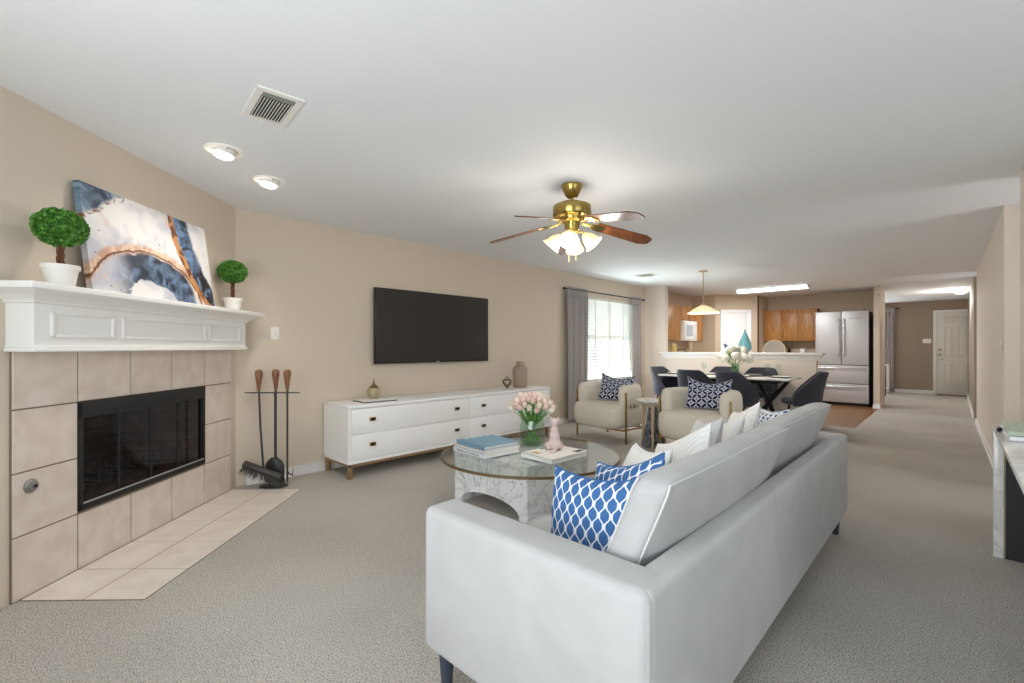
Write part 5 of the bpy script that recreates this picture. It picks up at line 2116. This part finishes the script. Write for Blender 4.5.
for sx in (-1, 1):
    for sy in (-1, 1):
        B().tube([(sx * 0.18, sy * 0.18, 0.44), (sx * 0.19, sy * 0.19, 0)], 0.014, 8).build('leg', M['darkmetal'], t)
t = thing('table_ornament', 'small black figure on the white foyer table', 'ornament', (-1.36, 15.62, 0.76))
B().lathe([(0, 0), (0.04, 0), (0.03, 0.03), (0.015, 0.06), (0.03, 0.09), (0.028, 0.12), (0, 0.14)], 16).build('figure_body', M['black'], t)

# ================================================================== CEILING ITEMS


def recessed(loc, label, aim):
    t = thing('recessed_light', label, 'ceiling light', loc, 0, None)
    B().lathe([(0.066, -0.004), (0.075, -0.012), (0.105, -0.010), (0.108, 0.0), (0.06, 0.0)], 40, cap=False).build('trim_ring', M['plastic'], t, 60)
    mt = Matrix.Rotation(aim, 4, 'Z') @ Matrix.Rotation(R(10), 4, 'X')
    B().lathe([(0.0, -0.026), (0.058, -0.026), (0.066, -0.014), (0.068, 0.0)], 36, mat=mt, cap=False).build('eyeball_housing', M['plastic'], t, 60)
    B().lathe([(0.0, -0.052), (0.03, -0.050), (0.048, -0.043), (0.056, -0.032), (0.057, -0.0262), (0.0, -0.0261)], 36, mat=mt, cap=False).build('lamp_face', M['lamp_white'], t, 60)
    for s in (-1, 1):
        B().sphere(0.005, (s * 0.082, 0, -0.012)).build('pivot_screw', M['black'], t)
    d = bpy.data.lights.new('recessed_lamp', 'SPOT')
    d.energy = 9
    d.spot_size = R(120)
    d.spot_blend = 0.8
    d.shadow_soft_size = 0.05
    d.color = kelv('soft')
    o = bpy.data.objects.new('recessed_lamp', d)
    COL.objects.link(o)
    o.location = (loc[0], loc[1], loc[2] - 0.075)
    o.rotation_euler = (R(18), 0, aim)
    return t


recessed((-3.20, 0.80, H), 'recessed eyeball ceiling light nearer the square vent', R(135))
recessed((-3.55, 1.17, H), 'recessed eyeball ceiling light nearer the room corner', R(135))


def vent(loc, rz, w, l, label, nsl):
    t = thing('ceiling_vent', label, 'vent', loc, rz)
    b = B()
    f_ = 0.03
    b.box((-l / 2, -w / 2, -0.008), (l / 2, -w / 2 + f_, 0))
    b.box((-l / 2, w / 2 - f_, -0.008), (l / 2, w / 2, 0))
    b.box((-l / 2, -w / 2 + f_, -0.008), (-l / 2 + f_, w / 2 - f_, 0))
    b.box((l / 2 - f_, -w / 2 + f_, -0.008), (l / 2, w / 2 - f_, 0))
    b.build('frame', M['plastic'], t)
    B().box((-l / 2 + f_ - 0.002, -w / 2 + f_ - 0.002, -0.0015), (l / 2 - f_ + 0.002, w / 2 - f_ + 0.002, 0.0)).build('duct_opening', M['black'], t, 0)
    for i in range(nsl):
        yy = -w / 2 + f_ + (w - 2 * f_) * (i + 0.5) / nsl
        mt = Matrix.Translation((0, yy, -0.008)) @ Matrix.Rotation(R(40), 4, 'X')
        B().box((-l / 2 + f_, -0.0045, -0.0008), (l / 2 - f_ - 0.05, 0.0045, 0.0008), mat=mt).build('slat', M['plastic'], t, 0)
    B().box((l / 2 - f_ - 0.045, -w / 2 + f_, -0.007), (l / 2 - f_ - 0.003, w / 2 - f_, -0.004)).build('deflector', Mat('grey_vent_metal', '#8b8d84', 0.5).m, t, 0)
    B().box((-l / 2 + 0.004, -0.02, -0.02), (-l / 2 + 0.01, -0.012, -0.006)).build('damper_lever', M['plastic'], t, 0)
    return t


vent((-2.455, 0.825, H), R(-5), 0.205, 0.345, 'white ceiling air vent near the recessed lights', 11)
vent((-3.69, 7.03, H), R(0), 0.28, 0.30, 'white ceiling air vent above the dining window', 8)
vent((-2.57, 9.72, H), R(0), 0.16, 0.25, 'small ceiling air vent in front of the fluorescent fixture', 6)

# fluorescent fixture
t = thing('fluorescent_light', 'long wraparound fluorescent ceiling light in the kitchen', 'ceiling light', (-2.62, 10.15, H))
B().box((-0.64, -0.09, -0.022), (0.64, 0.09, 0.0), 0.004).build('housing', M['plastic'], t)
b = B()
b.prism([(-0.085, 0.0), (-0.08, -0.035), (-0.05, -0.058), (0.05, -0.058), (0.08, -0.035), (0.085, 0.0)], -0.62, 0.62, mat=Matrix(((0, 0, 1, 0), (1, 0, 0, 0), (0, 1, 0, -0.018), (0, 0, 0, 1))))
b.build('lens', M['tube'], t, 60)
for s in (-1, 1):
    B().box((s * 0.63 - 0.012, -0.09, -0.075), (s * 0.63 + 0.012, 0.09, 0), 0.004).build('end_cap', M['plastic'], t)
area('fluorescent_lamp', (-2.62, 10.15, H - 0.085), (0, 0, 0), 1.2, 0.15, 26, 'cool')

# pendant over dining table
PX, PY = -2.84, 7.28
t = thing('pendant_light', 'cone shaded pendant lamp hanging over the dining table', 'pendant lamp', (PX, PY, H))
B().lathe([(0, 0), (0.065, 0), (0.065, -0.012), (0.02, -0.025), (0, -0.025)], 28).build('ceiling_canopy', M['gold'], t)
B().tube([(0, 0, -0.02), (0, 0, -0.52)], 0.007, 8).build('stem', M['gold'], t)
B().lathe([(0, -0.50), (0.02, -0.505), (0.03, -0.53), (0.035, -0.545)], 24).build('shade_cap', M['gold'], t)
B().lathe([(0.03, -0.54), (0.12, -0.58), (0.232, -0.655), (0.238, -0.662), (0.225, -0.660), (0.115, -0.588), (0.028, -0.548)], 40, cap=False).build('lamp_shade', M['shade'], t, 60)
B().sphere(0.03, (0, 0, -0.62)).build('bulb', M['bulb'], t)
point('pendant_lamp', (PX, PY, H - 0.70), 22, 0.08, 'soft')

# foyer ceiling light
t = thing('foyer_ceiling_light', 'small lit flush glass ceiling light in the foyer', 'ceiling light', (0.09, 13.33, H))
B().lathe([(0, 0), (0.12, 0), (0.12, -0.02), (0, -0.02)], 28).build('base_plate', M['antbrass'], t)
B().lathe([(0.11, -0.02), (0.095, -0.06), (0.05, -0.085), (0, -0.09)], 28, cap=False).build('glass_bowl', emis('lit_bowl', '#ffeecb', 2.2), t, 60)
point('foyer_lamp', (-0.02, 13.33, H - 0.2), 15, 0.1, 'soft')
t = thing('sprinkler_head', 'tiny white ceiling button over the hallway', 'sensor', (-0.02, 0, H))
t.location = (-0.33, 4.35, H)
B().lathe([(0, -0.008), (0.012, -0.006), (0.02, 0.0), (0, 0)], 16).build('button', M['plastic'], t)

# ceiling fan
FX, FY = -2.04, 2.76
fan = thing('ceiling_fan', 'antique brass ceiling fan with five wooden blades and lit glass shades', 'ceiling fan', (FX, FY, H))
B().lathe([(0, 0), (0.078, 0), (0.078, -0.018), (0.062, -0.05), (0.044, -0.085), (0.03, -0.095), (0, -0.095)], 36).build('canopy', M['antbrass'], fan)
B().tube([(0, 0, -0.09), (0, 0, -0.15)], 0.012, 12).build('downrod', M['antbrass'], fan)
B().lathe([(0, -0.135), (0.03, -0.135), (0.05, -0.142), (0.125, -0.148), (0.14, -0.158), (0.142, -0.225), (0.132, -0.238), (0.10, -0.245), (0.095, -0.262), (0.06, -0.275), (0.05, -0.33), (0.0, -0.33)], 44).build('motor_housing', M['antbrass'], fan)
ang0 = 88
for k in range(5):
    a = R(ang0 + 72 * k) + YAW
    mt = Matrix.Rotation(a, 4, 'Z')
    # bracket: scrolled iron
    b = B()
    b.prism([(0.08, -0.018), (0.15, -0.014), (0.19, -0.045), (0.25, -0.045), (0.27, 0.0), (0.25, 0.045), (0.19, 0.045), (0.15, 0.014), (0.08, 0.018)], -0.004, 0.002, mat=mt @ Matrix.Translation((0, 0, -0.262)) @ Matrix.Rotation(R(10.5), 4, 'Y') @ Matrix.Rotation(R(-12), 4, 'X'))
    b.tube([mt @ Vector((0.07, 0, -0.25)), mt @ Vector((0.11, 0, -0.28)), mt @ Vector((0.12, 0, -0.287)), mt @ Vector((0.17, 0, -0.293))], 0.009, 8)
    b.build('blade_iron', M['antbrass'], fan)
    b = B()
    pts = [(0.20, -0.055), (0.60, -0.070), (0.655, -0.045), (0.665, -0.02), (0.665, 0.02), (0.655, 0.045), (0.60, 0.070), (0.20, 0.055)]
    b.prism(pts, -0.004, 0.004, 0.0015, mat=mt @ Matrix.Translation((0, 0, -0.255)) @ Matrix.Rotation(R(10.5), 4, 'Y') @ Matrix.Rotation(R(-12), 4, 'X'), seg=1)
    b.build('blade', M['blade'], fan, 30)
B().lathe([(0, -0.33), (0.045, -0.33), (0.05, -0.35), (0.035, -0.37), (0.0, -0.375)], 24).build('light_hub', M['antbrass'], fan)
for k in range(4):
    a = R(45 + 90 * k - 60) + YAW
    mt = Matrix.Rotation(a, 4, 'Z')
    B().tube([mt @ Vector(p) for p in ((0.03, 0, -0.355), (0.06, 0, -0.345), (0.085, 0, -0.355), (0.09, 0, -0.375))], 0.007, 8).build('lamp_arm', M['antbrass'], fan)
    ms = mt @ Matrix.Translation((0.088, 0, -0.365)) @ Matrix.Rotation(R(-42), 4, 'Y')
    sh = B().lathe([(0.02, 0.0), (0.028, -0.015), (0.045, -0.04), (0.055, -0.075), (0.068, -0.105), (0.072, -0.11), (0.064, -0.106), (0.050, -0.075), (0.04, -0.04), (0.02, -0.012)], 28, mat=ms, cap=False).build('lamp_shade', M['shade'], fan, 60)
    B().sphere(0.024, (0, 0, -0.06), (1, 1, 1.2), mat=ms).build('bulb', M['bulb'], fan)
    p = Matrix.Translation((FX, FY, H)) @ ms @ Vector((0, 0, -0.13))
    point('fan_lamp', p, 4.0, 0.11, 'soft')
for dx in (-0.03, 0.035):
    B().tube([(dx, 0.0, -0.36), (dx, 0, -0.56)], 0.0016, 5).build('pull_chain', M['antbrass'], fan)

# ================================================================== DESK AT RIGHT
dk = thing('marble_desk', 'white marble waterfall desk with black panel at the edge of the room by the hallway', 'desk', (0.16, 3.85, 0))
B().box((0.0, -1.9, 0.725), (0.75, 0.0, 0.75), 0.002).build('table_top', M['marbletop'], dk)
B().box((0.0, -0.03, 0.0), (0.042, 0.0, 0.725), 0.002).build('marble_end', M['marbletop'], dk)
B().box((0.042, -0.031, 0.0), (0.048, 0.0, 0.725)).build('gold_inlay', M['gold'], dk)
B().box((0.048, -0.03, 0.0), (0.75, 0.0, 0.725)).build('black_panel', M['dark'], dk)
B().box((0.0, -1.9, 0.0), (0.75, -1.87, 0.725)).build('black_panel', M['dark'], dk)
book('book', 'lower white magazine on the marble desk', 'book', 0.30, 0.40, 0.022, (0.335, 3.47, 0.7505), R(2), M['whitecover'])
book('book', 'upper sage covered magazine on the marble desk', 'book', 0.30, 0.40, 0.024, (0.338, 3.475, 0.773), R(-1), M['greencover'])
t = thing('reading_glasses_case', 'small black clip at the edge of the magazines on the marble desk', 'case', (0.172, 3.60, 0.7505), R(80))
B().box((-0.03, -0.007, 0), (0.03, 0.007, 0.02), 0.006, 3).build('case_body', M['black'], t)
